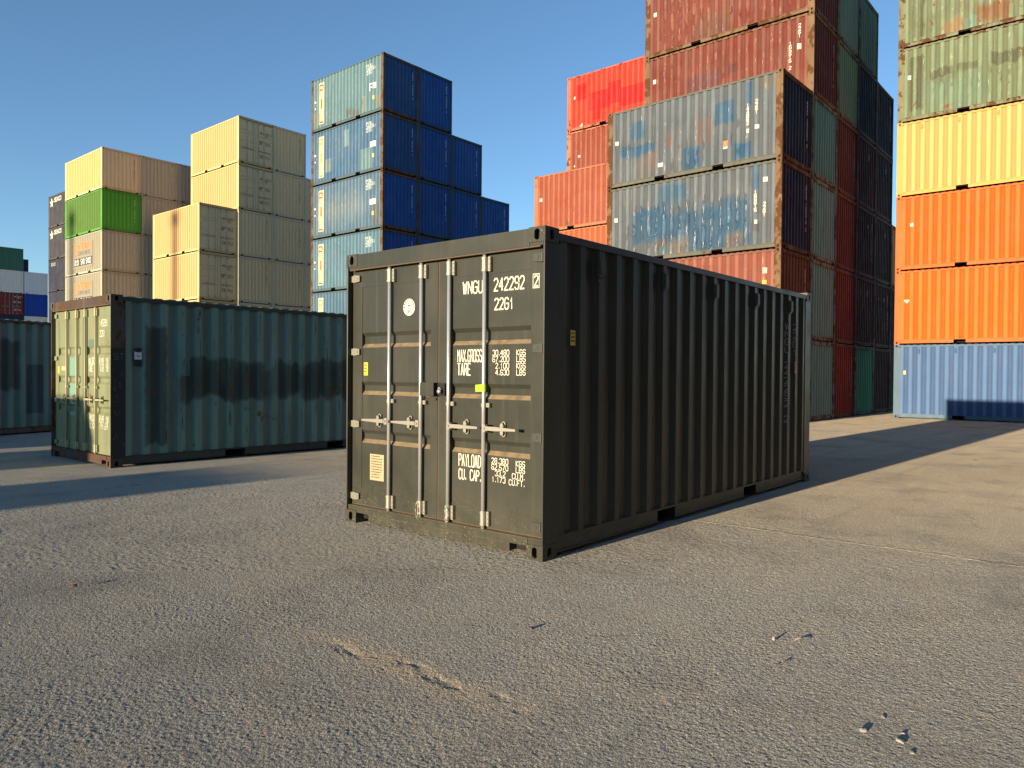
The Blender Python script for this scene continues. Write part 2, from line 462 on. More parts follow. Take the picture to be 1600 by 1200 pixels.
BARS = [(.655, 1), (1.066, 1), (1.415, -1), (1.842, -1)]   # y, handle towards -y (1) or +y (-1)
BX = .036
def bar_mesh(H, mat):
    mb = MB(); mb.cyl((BX, 0, .10), (BX, 0, H-.075), .0170, n=16); return mb.mesh('locking_bar', mat, True)
def cam_mesh(mat):
    """keeper and cam at one end of a bar, z=0 at the bar end, pointing up"""
    mb = MB()
    mb.box(-.012, .012, -.034, -.022, -.030, .022); mb.box(-.012, .012, .022, .034, -.030, .022)
    mb.box(-.006, .03, -.040, .040, -.018, .006)
    mb.cyl((0, -.028, 0), (0, .030, 0), .012, n=8); mb.cyl((0, 0, -.06), (0, 0, -.018), .021, .019, n=12)
    mb.box(-.022, -.010, -.016, .010, -.012, .016)
    return mb.mesh('bar_cam', mat)
def bracket_mesh(mat, h=.12):
    """sleeve round the bar with a plate bolted on the near side"""
    mb = MB(); mb.cyl((0, 0, -h/2), (0, 0, h/2), .0245, n=14)
    mb.box(.012, .030, -.062, .0, -h/2+.006, h/2-.006)
    mb.box(-.004, .014, -.064, -.040, -h/2, h/2)
    for z in (-h/3, 0, h/3): mb.cyl((-.010, -.052, z), (-.004, -.052, z), .006, n=6)
    for z in (-h/2+.012, h/2-.012): mb.cyl((0, 0, z-.006), (0, 0, z+.006), .0285, n=14)
    return mb.mesh('bar_bracket', mat)
def guide_mesh(mat):
    mb = MB(); mb.cyl((0, 0, -.014), (0, 0, .014), .0225, n=14)
    mb.box(.010, .028, -.058, 0, -.017, .017); mb.box(-.002, .010, -.062, -.030, -.017, .017)
    mb.cyl((-.008, -.046, 0), (-.002, -.046, 0), .006, n=6)
    return mb.mesh('bar_guide', mat)
def handle_mesh(mat):
    """handle reaching to -y from the bar"""
    mb = MB()
    mb.box(-.026, .006, -.052, -.002, -.030, .030)
    pr = [(-.05, .017), (-.16, .017), (-.22, .014), (-.31, .011), (-.365, .009)]
    for (a, ha), (b, hb) in zip(pr, pr[1:]):
        xa, xb = -.030, -.020
        mb.quad((xa, a, -ha), (xa, b, -hb), (xa, b, hb), (xa, a, ha)); mb.quad((xb, a, ha), (xb, b, hb), (xb, b, -hb), (xb, a, -ha))
        mb.quad((xa, a, ha), (xa, b, hb), (xb, b, hb), (xb, a, ha)); mb.quad((xa, b, -hb), (xa, a, -ha), (xb, a, -ha), (xb, b, -hb))
    mb.box(-.031, -.019, -.405, -.3655, -.0115, .0115, m=1)
    mb.cyl((-.036, -.028, 0), (-.026, -.028, 0), .010, n=8)
    mb.box(-.034, .0, -.075, -.045, .018, .030, m=1)
    mb.box(-.034, .0, -.075, -.045, -.032, -.020, m=1)
    return mb.mesh('door_handle', [mat, M_RUBBER])
def catch_mesh(mat):
    mb = MB(); N = 10
    for (x0, x1, sc2) in ((-.014, .0, 1.0), (-.040, -.034, .78)):
        pts = []
        for k in range(2*N):
            t = 2*math.pi*k/(2*N); pts.append((.021*sc2*math.cos(t), .021*sc2*math.sin(t)+math.copysign(.042*sc2, math.sin(t+1e-6))))
        mb.quad(*[(x0, a, b) for a, b in pts])
        n = len(pts)
        for k in range(n):
            j = (k+1) % n; mb.quad((x0, *pts[k]), (x0, *pts[j]), (x1, *pts[j]), (x1, *pts[k]))
    mb.box(-.040, 0, -.020, -.008, .016, .034); mb.box(-.034, 0, .006, .018, -.040, -.020)
    for z in (-.046, .046): mb.cyl((-.020, 0, z), (-.013, 0, z), .009, n=8, m=1)
    return mb.mesh('handle_catch', [mat, M_RUBBER])
def hinge_mesh(mat):
    """strap hinge, knuckle at y=0, blade reaching +y onto the door"""
    mb = MB(); mb.cyl((0, 0, -.036), (0, 0, .036), .013, n=10)
    mb.quad((-.008, .005, -.036), (-.008, .082, -.028), (-.008, .082, .028), (-.008, .005, .036))
    mb.quad((.006, .005, -.036), (.006, .082, -.028), (-.008, .082, -.028), (-.008, .005, -.036))
    mb.quad((-.008, .005, .036), (-.008, .082, .028), (.006, .082, .028), (.006, .005, .036))
    mb.quad((-.008, .082, -.028), (.006, .082, -.028), (.006, .082, .028), (-.008, .082, .028))
    mb.box(-.012, -.008, .03, .06, -.014, .014)
    mb.box(-.002, .05, -.056, .006, -.030, .030)
    return mb.mesh('hinge', mat)

# sheets lying on a face --------------------------------------------------
def to_face(face, u, v, off):
    if face == 'near': return (u, YO-off, v)
    if face == 'far': return (L-u, W-YO+off, v)
    if face == 'end': return (EO-off, W-u, v)
    if face == 'door': return (DX-off, W-u, v)
    if face == 'post': return (u, .005-off, v)      # flat of the post on the near side
def sheet(name, quads, face, drape=None, off=.003, mat=None):
    """quads = [(4 2D points, layer)] on a face, optionally following the corrugation"""
    bm = bmesh.new(); lay = bm.faces.layers.float.new('l') if False else None
    for qd, ly in quads:
        vs = [bm.verts.new((p[0], p[1], ly)) for p in qd]
        bm.faces.new(vs)
    if drape:
        us = [v.co.x for v in bm.verts]; a, b = min(us), max(us)
        for u, _ in drape:
            if a < u < b:
                bmesh.ops.bisect_plane(bm, geom=bm.verts[:]+bm.edges[:]+bm.faces[:], plane_co=(u, 0, 0), plane_no=(1, 0, 0))
    for v in bm.verts:
        u, vv, ly = v.co
        v.co = to_face(face, u, vv, off+ly-(depth_at(drape, u) if drape else 0))
    me = bpy.data.meshes.new(name); bm.to_mesh(me); bm.free(); me.materials.append(mat or M_MARK)
    return me
def rq(u0, u1, v0, v1, ly=0.): return ((Vector((u0, v0)), Vector((u1, v0)), Vector((u1, v1)), Vector((u0, v1))), ly)
def oval(cu, cv, r, ly=0., n=28): return ([Vector((cu+r*math.cos(2*math.pi*k/n), cv+r*math.sin(2*math.pi*k/n))) for k in range(n)], ly)
def ring(cu, cv, r, w_, ly=0., n=28):
    return [(([Vector((cu+rr*math.cos(2*math.pi*kk/n), cv+rr*math.sin(2*math.pi*kk/n))) for rr, kk in ((r-w_/2, k), (r+w_/2, k), (r+w_/2, k+1), (r-w_/2, k+1))]), ly) for k in range(n)]

def wtxt(t, y_right_edge, y_left_edge, z0, z1, sw=.0125, n_gap=.35):
    """text on the door between two y values (y decreases to the right)"""
    k = sum((.45 if c in '.I' else 1)+n_gap for c in t)-n_gap
    wd = (y_left_edge-y_right_edge)/k
    return text_quads(t, z1-z0, wd, sw, W-y_left_edge, z0, n_gap)

def dy(y): return y + .034*(y+3.508)/4.593

def door_end(root, H, col, fit, markcol, hero=False, wear=.1, code=('WNGU', '242292', '22G1', '2'), mdoor=None):
    """both leaves with their gear; x=0 end"""
    dz = H-HS; c4 = (*col, wear); leaves = {}
    md = mdoor or (M_HERO if hero else M_PAINT)
    for k in 'RL':
        leaves[k] = obj('door', cached(('door', k, H, md.name), lambda: door_mesh(k, H, md)), root, c4)
    obj('door_gasket', cached(('gk', H), lambda: gasket_mesh(H)), root)
    bm_ = M_GALV if hero else M_FIT; zm = M_ZINC if hero else M_FIT
    f4 = (*fit, 1)
    ms = {'bar': cached(('bar', H, hero), lambda: bar_mesh(H, bm_)), 'cam': cached(('cam', hero), lambda: cam_mesh(zm)),
          'br': cached(('br', hero), lambda: bracket_mesh(zm)), 'gd': cached(('gd', hero), lambda: guide_mesh(zm)),
          'hd': cached(('hd', hero), lambda: handle_mesh(zm)), 'ct': cached(('ct', hero), lambda: catch_mesh(zm)),
          'hg': cached(('hg', hero), lambda: hinge_mesh(M_FIT))}
    for y, d in BARS:
        lf = leaves['R' if y < 1.2 else 'L']
        obj('locking_bar', ms['bar'], lf, f4, (0, y, 0))
        obj('bar_cam', ms['cam'], lf, f4, (BX, y, H-.075)); obj('bar_cam', ms['cam'], lf, f4, (BX, y, .095), (math.pi, 0, 0))
        obj('bar_bracket', ms['br'], lf, f4, (BX, y, 2.352+dz)); obj('bar_bracket', ms['br'], lf, f4, (BX, y, .252))
        obj('bar_guide', ms['gd'], lf, f4, (BX, y, 1.19))
        rz = 0 if d > 0 else math.pi
        h = obj('door_handle', ms['hd'], lf, f4, (BX, y, 1.0))
        if d < 0: h.scale = (1, -1, 1)
        obj('handle_catch', ms['ct'], lf, f4, (DX-.001, y-.205*d if d > 0 else y+.150, 1.0))
    for z in (2.36+dz, 1.652+dz*.6, .953, .25):
        hc = (.22, .21, .16, 1) if hero else (*col, 1)
        o = obj('hinge', ms['hg'], leaves['L'], hc, (DX-.016, 2.372, z)); o.scale = (1, -1, 1)
        obj('hinge', ms['hg'], leaves['R'], (*col, 1), (DX-.016, .066, z))
    # markings
    mk = (*markcol, 1)
    def dm():
        G = []
        class A:
            def __iadd__(s_, q): G.append(q); return s_
            def append(s_, q): G[-1] = G[-1]+[q]
        T = A()
        if code[0]: T += wtxt(code[0], dy(.672), dy(.893), 2.126, 2.226)
        T += wtxt(code[1], dy(.228), dy(.544), 2.130, 2.230)
        T += wtxt(code[2], dy(.335), dy(.536), 1.976, 2.066)
        if code[3]:
            T += wtxt(code[3], dy(.090), dy(.125), 2.142, 2.222, .012)
            a, b = W-dy(.142), W-dy(.075)
            for r_ in (rq(a, b, 2.232, 2.239), rq(a, b, 2.124, 2.131), rq(a, a+.006, 2.131, 2.232), rq(b-.006, b, 2.131, 2.232)): T.append(r_)
        T += wtxt('MAX.GROSS', dy(.675), dy(.951), 1.550, 1.651, .0095); T += wtxt('TARE', dy(.803), dy(.950), 1.437, 1.535, .0115)
        def num(s, yr, z0, z1):
            wd = .0245; k = sum((.45 if c in '.I' else 1)+.35 for c in s)-.35
            return text_quads(s, z1-z0, wd, .0068, W-(dy(yr)+wd*k), z0, .35)
        for s, z in (('30.480', 1.600), ('67.200', 1.548), ('2.100', 1.494), ('4.630', 1.440)): T += num(s, .379, z, z+.043)
        for s, z in (('KGS', 1.600), ('LBS', 1.548), ('KGS', 1.494), ('LBS', 1.440)): T += num(s, .209, z, z+.043)
        T += wtxt('PAYLOAD', dy(.680), dy(.929), .662, .762, .0105); T += wtxt('CU. CAP.', dy(.674), dy(.928), .548, .635, .0105)
        for s, yr, z in (('28.380', .381, .713), ('62.570', .381, .662), ('33.2', .409, .611), ('1.173', .409, .560)): T += num(s, yr, z, z+.043)
        for s, z in (('KGS', .708), ('LBS', .657), ('CU.M.', .604), ('CU.FT.', .552)): T += num(s, .207, z, z+.043)
        return [sheet('door_marking', q, 'door', off=.0015) for q in G]
    for me_ in cached(('dm', code), dm): obj('door_marking', me_, leaves['R'], mk)
    return leaves

def vent_mesh(mat):
    mb = MB(); mb.box(-.038, .038, YO-.022, YO-.001, -.075, .085); mb.box(-.030, .034, YO-.034, YO-.022, -.055, .075)
    mb.box(-.03, .03, YO-.006, YO, -.11, -.09)
    return mb.mesh('vent', mat)

def container(label, x, y, z, yaw, side, end=None, frame=None, H=HS, wear=.5, fwear=None, door=False, dent=None, br='std', code=('WNGU', '242292', '22G1', '2'),
              group=None, hero=False, marks=True, rail=None, markcol=(.75, .72, .65), fit=(.5, .5, .48), mside=None, mnear=None, mdoor=None, name='shipping_container',
              vents=0, farmarks=(), scale=None):
    """(x, y) = world place of the corner with the door/blind end (x=0) and the near side (y=0)"""
    end = end or side; frame = frame or side; fwear = wear if fwear is None else fwear  # some ends are lighter than their sides, paint standing in for fill light
    root = bpy.data.objects.new(name, None); COL.objects.link(root); root.empty_display_size = .3
    root.location = (x, y, z); root.rotation_euler = (0, 0, yaw)
    if scale: root.scale = scale
    root['label'] = label; root['category'] = 'container'
    if group: root['group'] = group
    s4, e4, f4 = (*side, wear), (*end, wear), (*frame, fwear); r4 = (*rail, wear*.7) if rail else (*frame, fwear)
    mp = M_HERO if hero else M_PAINT; mf = M_HERO if hero else M_FRAME
    PI = math.pi; FL = (L, W, 0)
    bks = BR_STD if br == 'std' else BR_OLD
    m1 = mnear or mp
    obj('side_panel', cached(('side', br, H, m1.name), lambda: side_mesh(bks, H, m1)), root, s4 if not hero else e4)
    m2 = mside or mp
    key = ('side', br, H, m2.name, dent[0] if dent else None)
    obj('side_panel', cached(key if dent else key[:4], lambda: side_mesh(bks, H, m2, dent)), root, s4, FL, (0, 0, PI))
    obj('roof_panel', cached(('roof', H, mp.name), lambda: roof_mesh(H, mp, -.0305 if hero else -.012, -.034 if hero else -.026)), root, s4)
    obj('floor_frame', cached(('floor',), floor_mesh), root)
    for rot, lc in ((0, None), (PI, FL)):
        rr = (0, 0, rot) if rot else None
        obj('top_rail', cached(('tr', H, mf.name), lambda: toprail_mesh(H, mf)), root, r4, lc, rr)
        obj('bottom_rail', cached(('brl', mf.name), lambda: botrail_mesh(mf)), root, r4, lc, rr)
    # x=0 end and x=L end
    dnear = door
    for rot, lc, isdoor in ((0, None, door), (PI, FL, not door)):
        rr = (0, 0, rot) if rot else None; cc = (*end, fwear) if not hero else f4
        obj('end_header', cached(('hd_', H, mf.name, isdoor), lambda: header_mesh(H, mf, isdoor)), root, f4, lc, rr)
        obj('end_sill', cached(('sl', mf.name), lambda: sill_mesh(mf, isdoor)), root, f4, lc, rr)
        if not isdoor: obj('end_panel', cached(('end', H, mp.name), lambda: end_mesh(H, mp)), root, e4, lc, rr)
        elif rot:
            for k in 'RL': obj('door', cached(('door', k, H, mp.name), lambda: door_mesh(k, H, mp)), root, e4, lc, rr)
        pm = cached(('post', H, mf.name, isdoor), lambda: post_mesh(H, mf) if isdoor else post_end_mesh(H, mf))
        for flip in (1, -1):
            o = obj('corner_post', pm, root, f4, lc, rr)
            if flip < 0:
                o.scale = (1, -1, 1); o.location = (0, W, 0) if rot == 0 else (L, 0, 0)
    cm = cached(('cast', mf.name), lambda: casting_mesh(mf))
    for ix in (0, 1):
        for iy in (0, 1):
            for iz in (0, 1):
                o = obj('corner_casting', cm, root, f4, (ix*L, iy*W, (iz*(H-.118))))
                o.scale = (-1 if ix else 1, -1 if iy else 1, 1)
    if hero == False and door: door_end(root, H, end, fit, markcol, False, wear, code, mdoor)
    if marks and not door:
        s = random.Random(label).choice(['WNGU 242292 2', 'TGHU 144862 0', 'GESU 166615 2'])
        T = cached(('endmark', s, H), lambda: sheet('number_marking', text_quads(s, .085, .05, .013, 1.98, H-.42, vertical=True, vgap=.3), 'end', off=.003))
        obj('number_marking', T, root, (*markcol, 1))
    if vents:
        vm_ = cached(('vent', mp.name), lambda: vent_mesh(mp))
        for k in range(vents):
            u = .78+k*1.118
            o = obj('vent', vm_, root, s4, (L-u, W, H-.24), (0, 0, PI)); 
    return root

# ================================================================== ground
def ground_mat():
    t = NT('dusty_asphalt'); p = t.coord(); P = t.sep(p)
    big = t.noise(p, .22, 5, .6); mid = t.noise(p, 1.7, 6, .65)
    g1 = t.noise(p, 85, 5, .75); g2 = t.vor(p, 130)[0]; g3 = t.noise(p, 260, 2, .6)
    c = t.mix(t.ramp(big, .3, .7), (.365, .355, .300), (.435, .42, .355))
    far = t.math('ADD', t.ramp(P[0], 2.30, 2.40, 0, .18), t.ramp(t.math('ADD', P[0], t.math('MULTIPLY', t.math('SUBTRACT', big, .5), 5.)), 1.5, 10., 0, .82))
    c = t.mix(t.math('MULTIPLY', far, .75), c, (.60, .51, .345))  # tan concrete; low sun's warm brightening with distance also put into the colour
    slab = t.noise(t.vm('MULTIPLY', p, (.5, 2.2, 1)), .8, 5, .6)
    c = t.mix(t.math('MULTIPLY', t.math('MULTIPLY', far, t.ramp(slab, .45, .65)), .5), c, (.43, .36, .27))
    c = t.mix(t.ramp(mid, .44, .72, 0, .40), c, (.54, .46, .33))
    c = t.mix(t.ramp(t.noise(p, .9, 4, .6), .50, .68, 0, .60), c, (.25, .24, .215))
    # sand left in a worn seam near the camera
    wob = t.math('MULTIPLY', t.math('SUBTRACT', t.noise(p, 6, 4, .6), .5), .22)
    sx = t.math('ABSOLUTE', t.math('ADD', t.math('ADD', P[0], 2.10), wob))
    sm = t.math('MULTIPLY', t.ramp(sx, .02, .16, 1, 0), t.math('MULTIPLY', t.ramp(P[1], -1.7, -1.15), t.ramp(P[1], -.35, .2, 1, 0)))
    c = t.mix(t.math('MULTIPLY', sm, .5), c, (.60, .48, .30))
    pat = t.ramp(t.noise(p, 2.6, 3, .5, .6), .66, .74, 0, .5)
    c = t.mix(pat, c, (.54, .45, .30))
    gr = t.math('ADD', t.math('MULTIPLY', g1, .8), t.math('MULTIPLY', g2, .55))
    c = t.mix(1.0, c, t.mix(t.ramp(gr, .42, .85), (.50, .50, .51), (1.50, 1.48, 1.44)), 'MULTIPLY')
    peb = t.vor(p, 38); c = t.mix(t.ramp(peb[0], .10, .16, .5, 0), c, (.42, .39, .33))
    cp = t.vm('ADD', p, (3.1, 1.7, 0)); cn = t.vm('MULTIPLY', cp, (.42, .30, 1)); wv_ = t.new('ShaderNodeTexNoise'); t.set(wv_, 'Vector', p); t.set(wv_, 'Scale', 2.5); t.set(wv_, 'Detail', 5)
    ck = t.vor(t.vm('ADD', cn, t.vm('MULTIPLY', wv_.outputs[1], (.28, .28, 0))), 1.0, 'DISTANCE_TO_EDGE')[0]
    ckm = t.math('MULTIPLY', t.ramp(ck, .0008, .0028, 1, 0), t.ramp(t.noise(p, .6, 2), .50, .60))
    c = t.mix(t.math('MULTIPLY', ckm, .75), c, (.13, .12, .105))
    ty = t.noise(t.vm('MULTIPLY', p, (.10, 2.6, 1)), 1.3, 4, .6)
    c = t.mix(t.ramp(ty, .56, .70, 0, .28), c, (.24, .23, .205))
    # joint lines cast into the yard
    jw = t.math('MULTIPLY', t.math('SUBTRACT', t.noise(p, 3.5, 5, .7), .5), .10)
    j1 = t.math('ABSOLUTE', t.math('SUBTRACT', t.math('ADD', P[0], jw), 2.36))
    m1 = t.ramp(j1, .008, .022, 1, 0)
    j2 = t.math('ABSOLUTE', t.math('SUBTRACT', t.math('ADD', P[1], jw), 3.15))
    m2 = t.math('MULTIPLY', t.ramp(j2, .015, .04, 1, 0), t.ramp(P[0], 2.3, 2.5))
    m3 = t.ramp(t.math('ABSOLUTE', t.math('SUBTRACT', P[0], 12.2)), .02, .05, 1, 0)
    jm = t.math('MULTIPLY', t.math('MAXIMUM', m1, t.math('MULTIPLY', t.math('MAXIMUM', m2, m3), .4)), t.ramp(t.noise(p, 11, 4), .38, .55, .35, 1))
    c = t.mix(jm, c, (.52, .44, .29))
    rough = .92
    t.bs(Base_Color=c, Roughness=rough, Specular_IOR_Level=.25, Diffuse_Roughness=1.0)
    hf = t.math('ADD', t.math('MULTIPLY', g1, 1.0), t.math('ADD', t.math('MULTIPLY', g2, .6), t.math('MULTIPLY', g3, .25)))
    # outside the modelled patch the same relief continues as bump
    ux = t.math('ADD', t.math('MULTIPLY', P[0], .766), t.math('MULTIPLY', P[1], .643)); ox = t.ramp(ux, 3.6, 5.2)
    b0 = t.bump(t.math('ADD', t.math('MULTIPLY', mid, .6), t.math('ADD', t.noise(p, 20, 6, .75), t.math('MULTIPLY', t.noise(p, 7, 3, .6), .8))), t.math('ADD', .12, t.math('MULTIPLY', ox, .5)), .05)
    b1 = t.bump(t.math('ADD', hf, t.math('MULTIPLY', m1, 1.2)), 1.0, .012, b0)
    t.bs(Normal=b1)
    return t.mat
import numpy as np
def build_ground():
    """one sheet to the horizon; the part in front of the camera carries real millimetre relief"""
    ca, sa = math.cos(R(40)), math.sin(R(40)); CX, CYY = -4.563, -3.508
    us = [-3000., 1.7, 5.4, 10.2, 5000.]; vs = [-3000., -7.6, -4.3, 4.6, 8.0, 3000.]
    blocks = [((1.7, 5.4, -4.3, 4.6), .005, .0088), ((5.4, 10.2, -7.6, 8.0), .010, .0165)]
    Vs, Fs, n0 = [], [], 0
    for bi, ((x0, x1, y0, y1), st, wl0) in enumerate(blocks):
        nx, ny = int((x1-x0)/st)+1, int((y1-y0)/st)+1
        U, V = np.meshgrid(np.linspace(x0, x1, nx), np.linspace(y0, y1, ny), indexing='ij')
        X = CX+U*ca-V*sa; Y = CYY+U*sa+V*ca
        rs = np.random.RandomState(5+bi)
        def vnoise(wl):
            gx, gy = int((x1-x0)/wl)+3, int((y1-y0)/wl)+3
            g = rs.rand(gx, gy); u = (U-x0)/wl; v = (V-y0)/wl
            i = u.astype(int); j = v.astype(int); u = u-i; v = v-j; u = u*u*(3-2*u); v = v*v*(3-2*v)
            return (g[i, j]*(1-u)+g[i+1, j]*u)*(1-v)+(g[i, j+1]*(1-u)+g[i+1, j+1]*u)*v-.5
        k = wl0/.0088; mod = .85+.5*np.clip(vnoise(.7)+.3, 0, 1)
        Z = (vnoise(wl0)*.0019*k**.8+vnoise(wl0*1.9)*.0010)*mod+vnoise(.05)*.0004+vnoise(.17)*.0005+vnoise(.8)*.0015
        if bi == 0:
            d = np.abs(X+2.10+vnoise(.25)*.16+vnoise(.05)*.05)     # broken seam with sand, in front of the doors
            seam = np.clip(1-d/.05, 0, 1)*np.clip((Y+1.7)/.4, 0, 1)*np.clip((.1-Y)/.5, 0, 1)*np.clip(vnoise(.12)*3+.6, 0, 1)
            Z -= seam*.0035
        # lifted lip along the joint
        Z += .004*np.clip(1-np.abs(X-2.36+vnoise(.35)*.07)/.02, 0, 1)*np.clip(vnoise(.2)+.7, 0, 1)
        Z *= np.clip(np.minimum(np.minimum(U-x0, x1-U), np.minimum(V-y0, y1-V))/.03, 0, 1)
        Vs.append(np.stack([X, Y, Z], -1).reshape(-1, 3))
        I = (np.arange(nx-1)[:, None]*ny+np.arange(ny-1)[None, :]).reshape(-1)+n0
        Fs.append(np.stack([I, I+ny, I+ny+1, I+1], 1)); n0 += nx*ny
    Vs.append(np.array([(CX+u*ca-v*sa, CYY+u*sa+v*ca, 0) for u in us for v in vs])); nv = len(vs)
    out = [(n0+i*nv+j, n0+(i+1)*nv+j, n0+(i+1)*nv+j+1, n0+i*nv+j+1) for i in range(4) for j in range(5) if not ((i == 1 and j == 2) or (i == 2 and 1 <= j <= 3))]
    Fs.append(np.array(out)); V = np.concatenate(Vs); F = np.concatenate(Fs).astype(np.int32)
    me = bpy.data.meshes.new('ground'); me.vertices.add(len(V)); me.vertices.foreach_set('co', V.astype(np.float32).ravel())
    me.loops.add(F.size); me.loops.foreach_set('vertex_index', F.ravel())
    me.polygons.add(len(F)); me.polygons.foreach_set('loop_start', np.arange(0, F.size, 4, dtype=np.int32))
    me.polygons.foreach_set('use_smooth', np.ones(len(F), dtype=bool))
    me.update(calc_edges=True); me.materials.append(ground_mat()); return me
go = obj('ground', build_ground()); go['kind'] = 'structure'

# ================================================================== the dark green container in front
HG = (.037, .0390, .0290)
hero = container('dark green container standing alone in front, silver locking bars on its sunlit doors', 0, 0, 0, 0, HG, HG, HG,
                 wear=.1, hero=True, marks=False, door=True)
MK = (.60, .56, .44)
lv = door_end(hero, HS, HG, (.55, .53, .46), MK, True, .1)
for ch in hero.children:
    if ch.name.startswith(('corner_post', 'corner_casting', 'top_rail', 'end_header', 'end_sill')):
        b = ch.modifiers.new('edge', 'BEVEL'); b.width = .0025 if 'casting' not in ch.name else .006; b.segments = 2; b.limit_method = 'ANGLE'
vm_ = vent_mesh(M_HERO)
for u in (.777, 1.898, 3.017, 4.140, 5.253): obj('vent', vm_, hero, (*HG, .1), (u, 0, 2.345))
obj('number_marking', sheet('number_marking', text_quads('WNGU 242292 2', .079, .07, .013, 5.165, 2.135, vertical=True, vgap=.27), 'near', BR_STD, .002), hero, (.22, .22, .22, 1))
obj('number_marking', sheet('number_marking', text_quads('22G1', .079, .07, .013, 5.45, 2.137, vertical=True, vgap=.40), 'near', BR_STD, .002), hero, (.22, .22, .22, 1))
YEL = (.75, .55, .03, 1)
def sticker(parent, face, u0, u1, v0, v1, col, lines=0, inkcol=(.05, .05, .05, 1), name='sticker', off=.002, drape=None):
    o = obj(name, sheet(name, [rq(u0, u1, v0, v1)], face, drape, off), parent, col)
    if lines:
        q = []; rnd = random.Random(int(u0*1000+v0*77)); h = (v1-v0)/(lines+1)
        for k in range(lines):
            v = v1-h*(k+1); a = u0+(u1-u0)*.1; wv = (u1-u0)*rnd.uniform(.55, .8)
            x = a
            while x < a+wv:
                e = min(x+(u1-u0)*rnd.uniform(.05, .16), a+wv); q.append(rq(x, e, v, v+h*.42)); x = e+(u1-u0)*.03
        obj('printing', sheet('printing', q, face, drape, off+.0008), o, inkcol)
    return o
sticker(hero, 'near', .355, .425, 1.683, 1.806, YEL, 3)
sticker(hero, 'near', 5.46, 5.53, 1.490, 1.637, (.75, .5, .05, 1), 3)
# on the left leaf: round emblem, yellow sticker, approval plate
cu, cv = W-dy(1.567), 2.050
em = obj('round_sticker', sheet('round_sticker', [oval(cu, cv, .077)], 'door', None, .0012), lv['L'], (.80, .76, .62, 1))
q = ring(cu, cv, .052, .005, .0006)
for k in range(16):
    t_ = 2*math.pi*k/16
    if 5 < k < 8 or 0 <= k < 1 and False: pass
    if -.2 < math.sin(t_): q.append(([Vector((cu+.065*math.cos(t_)+a*.0075, cv+.065*math.sin(t_)+b*.0075)) for a, b in ((-1, -1), (1, -1), (1, 1), (-1, 1))], .0009))
pts = lambda *a: [Vector((cu+x, cv+y)) for x, y in a]
for st in (pts((0, .022), (0, -.040)), pts((-.026, -.016), (-.018, -.032), (0, -.041), (.018, -.032), (.026, -.016)), pts((-.014, .012), (.014, .012))):
    q += [(a, .0007+i*.0001) for i, a in enumerate(stroke(st, .009))]
q += [(a, .001) for a, _ in ring(cu, cv+.028, .014, .006)]
obj('emblem', sheet('emblem', q, 'door', None, .0014), em, (.10, .09, .07, 1))
sticker(lv['L'], 'door', W-dy(2.206), W-dy(2.148), 1.425, 1.549, YEL, 3, off=-.0025)
sticker(lv['L'], 'door', W-dy(2.108), W-dy(1.908), .424, .674, (.42, .34, .19, 1), 9, (.10, .075, .04, 1), 'approval_plate', -.0025)
# lock box between the leaves with a padlock in its dark mouth
mb = MB(); y0, y1, z0, z1 = dy(1.175), dy(1.347), 1.252, 1.368
xa, xb = -.005, DX
mb.quad((xa, y1, z0), (xa, y0, z0), (xa, y0, z1), (xa, y1, z1)); mb.quad((xb, y1, z0), (xa, y1, z0), (xa, y1, z1), (xb, y1, z1))
mb.quad((xa, y0, z1), (xb, y0, z1), (xb, y1, z1), (xa, y1, z1)); mb.quad((xa, y0, z0), (xa, y1, z0), (xb, y1, z0), (xb, y0, z0))
mb.quad((xa+.006, y0+.004, z0), (xb, y0+.004, z0), (xb, y0+.004, z1), (xa+.006, y0+.004, z1), m=1)
mb.box(DX-.022, DX-.001, dy(1.085), y0-.001, z0+.004, z1-.004, m=1)  # dark block painting the shade of the box's open mouth
mb.box(DX-.012, DX, dy(1.35), dy(1.36), z0-.03, z1+.01)
mb.box(DX-.014, DX-.001, dy(1.20), dy(1.235), z0-.04, z0-.018)
obj('lock_box', mb.mesh('lock_box', [M_HERO, M_VOID]), lv['L'], (*HG, .1))
mb = MB(); mb.cyl((-.002, dy(1.12), 1.292), (.022, dy(1.12), 1.292), .017, n=16)
for a in range(8):
    t0, t1 = math.pi*a/8, math.pi*(a+1)/8
    f = lambda t: (.01, dy(1.12)+.013*math.cos(t), 1.305+.022*math.sin(t))
    mb.cyl(f(t0), f(t1), .0038, n=6)
obj('padlock', mb.mesh('padlock', M_GALV, True), lv['L'])
# green tape wrapped round the fourth bar
t = NT('lime_green_tape'); t.bs(Base_Color=(.30, .62, .02, 1), Roughness=.35); M_TAPE = t.mat
mb = MB(); mb.cyl((BX, .655, 1.302), (BX, .655, 1.362), .0195, n=16)
mb.quad((BX-.004, .674, 1.302), (BX-.010, .74, 1.298), (BX-.010, .742, 1.356), (BX-.004, .674, 1.362))
mb.quad((BX-.003, .674, 1.302), (BX-.003, .674, 1.362), (BX-.009, .742, 1.356), (BX-.009, .74, 1.298))
obj('tape', mb.mesh('tape', M_TAPE), lv['R'])
# sealing wires hanging by the two middle bars
for y, sgn in ((1.415, -1), (1.066, 1)):
    mb = MB(); pr = [(BX-.026, y-.010*sgn, .31), (BX-.029, y-.030*sgn, .25), (BX-.029, y-.024*sgn, .19), (BX-.028, y-.008*sgn, .15), (BX-.029, y+.010*sgn, .22), (BX-.026, y+.002*sgn, .30)]
    for a, b in zip(pr, pr[1:]): mb.cyl(a, b, .0035, n=6)
    obj('wire', mb.mesh('wire', M_ZINC, True), lv['L' if y > 1.2 else 'R'], (.6, .55, .4, 1))

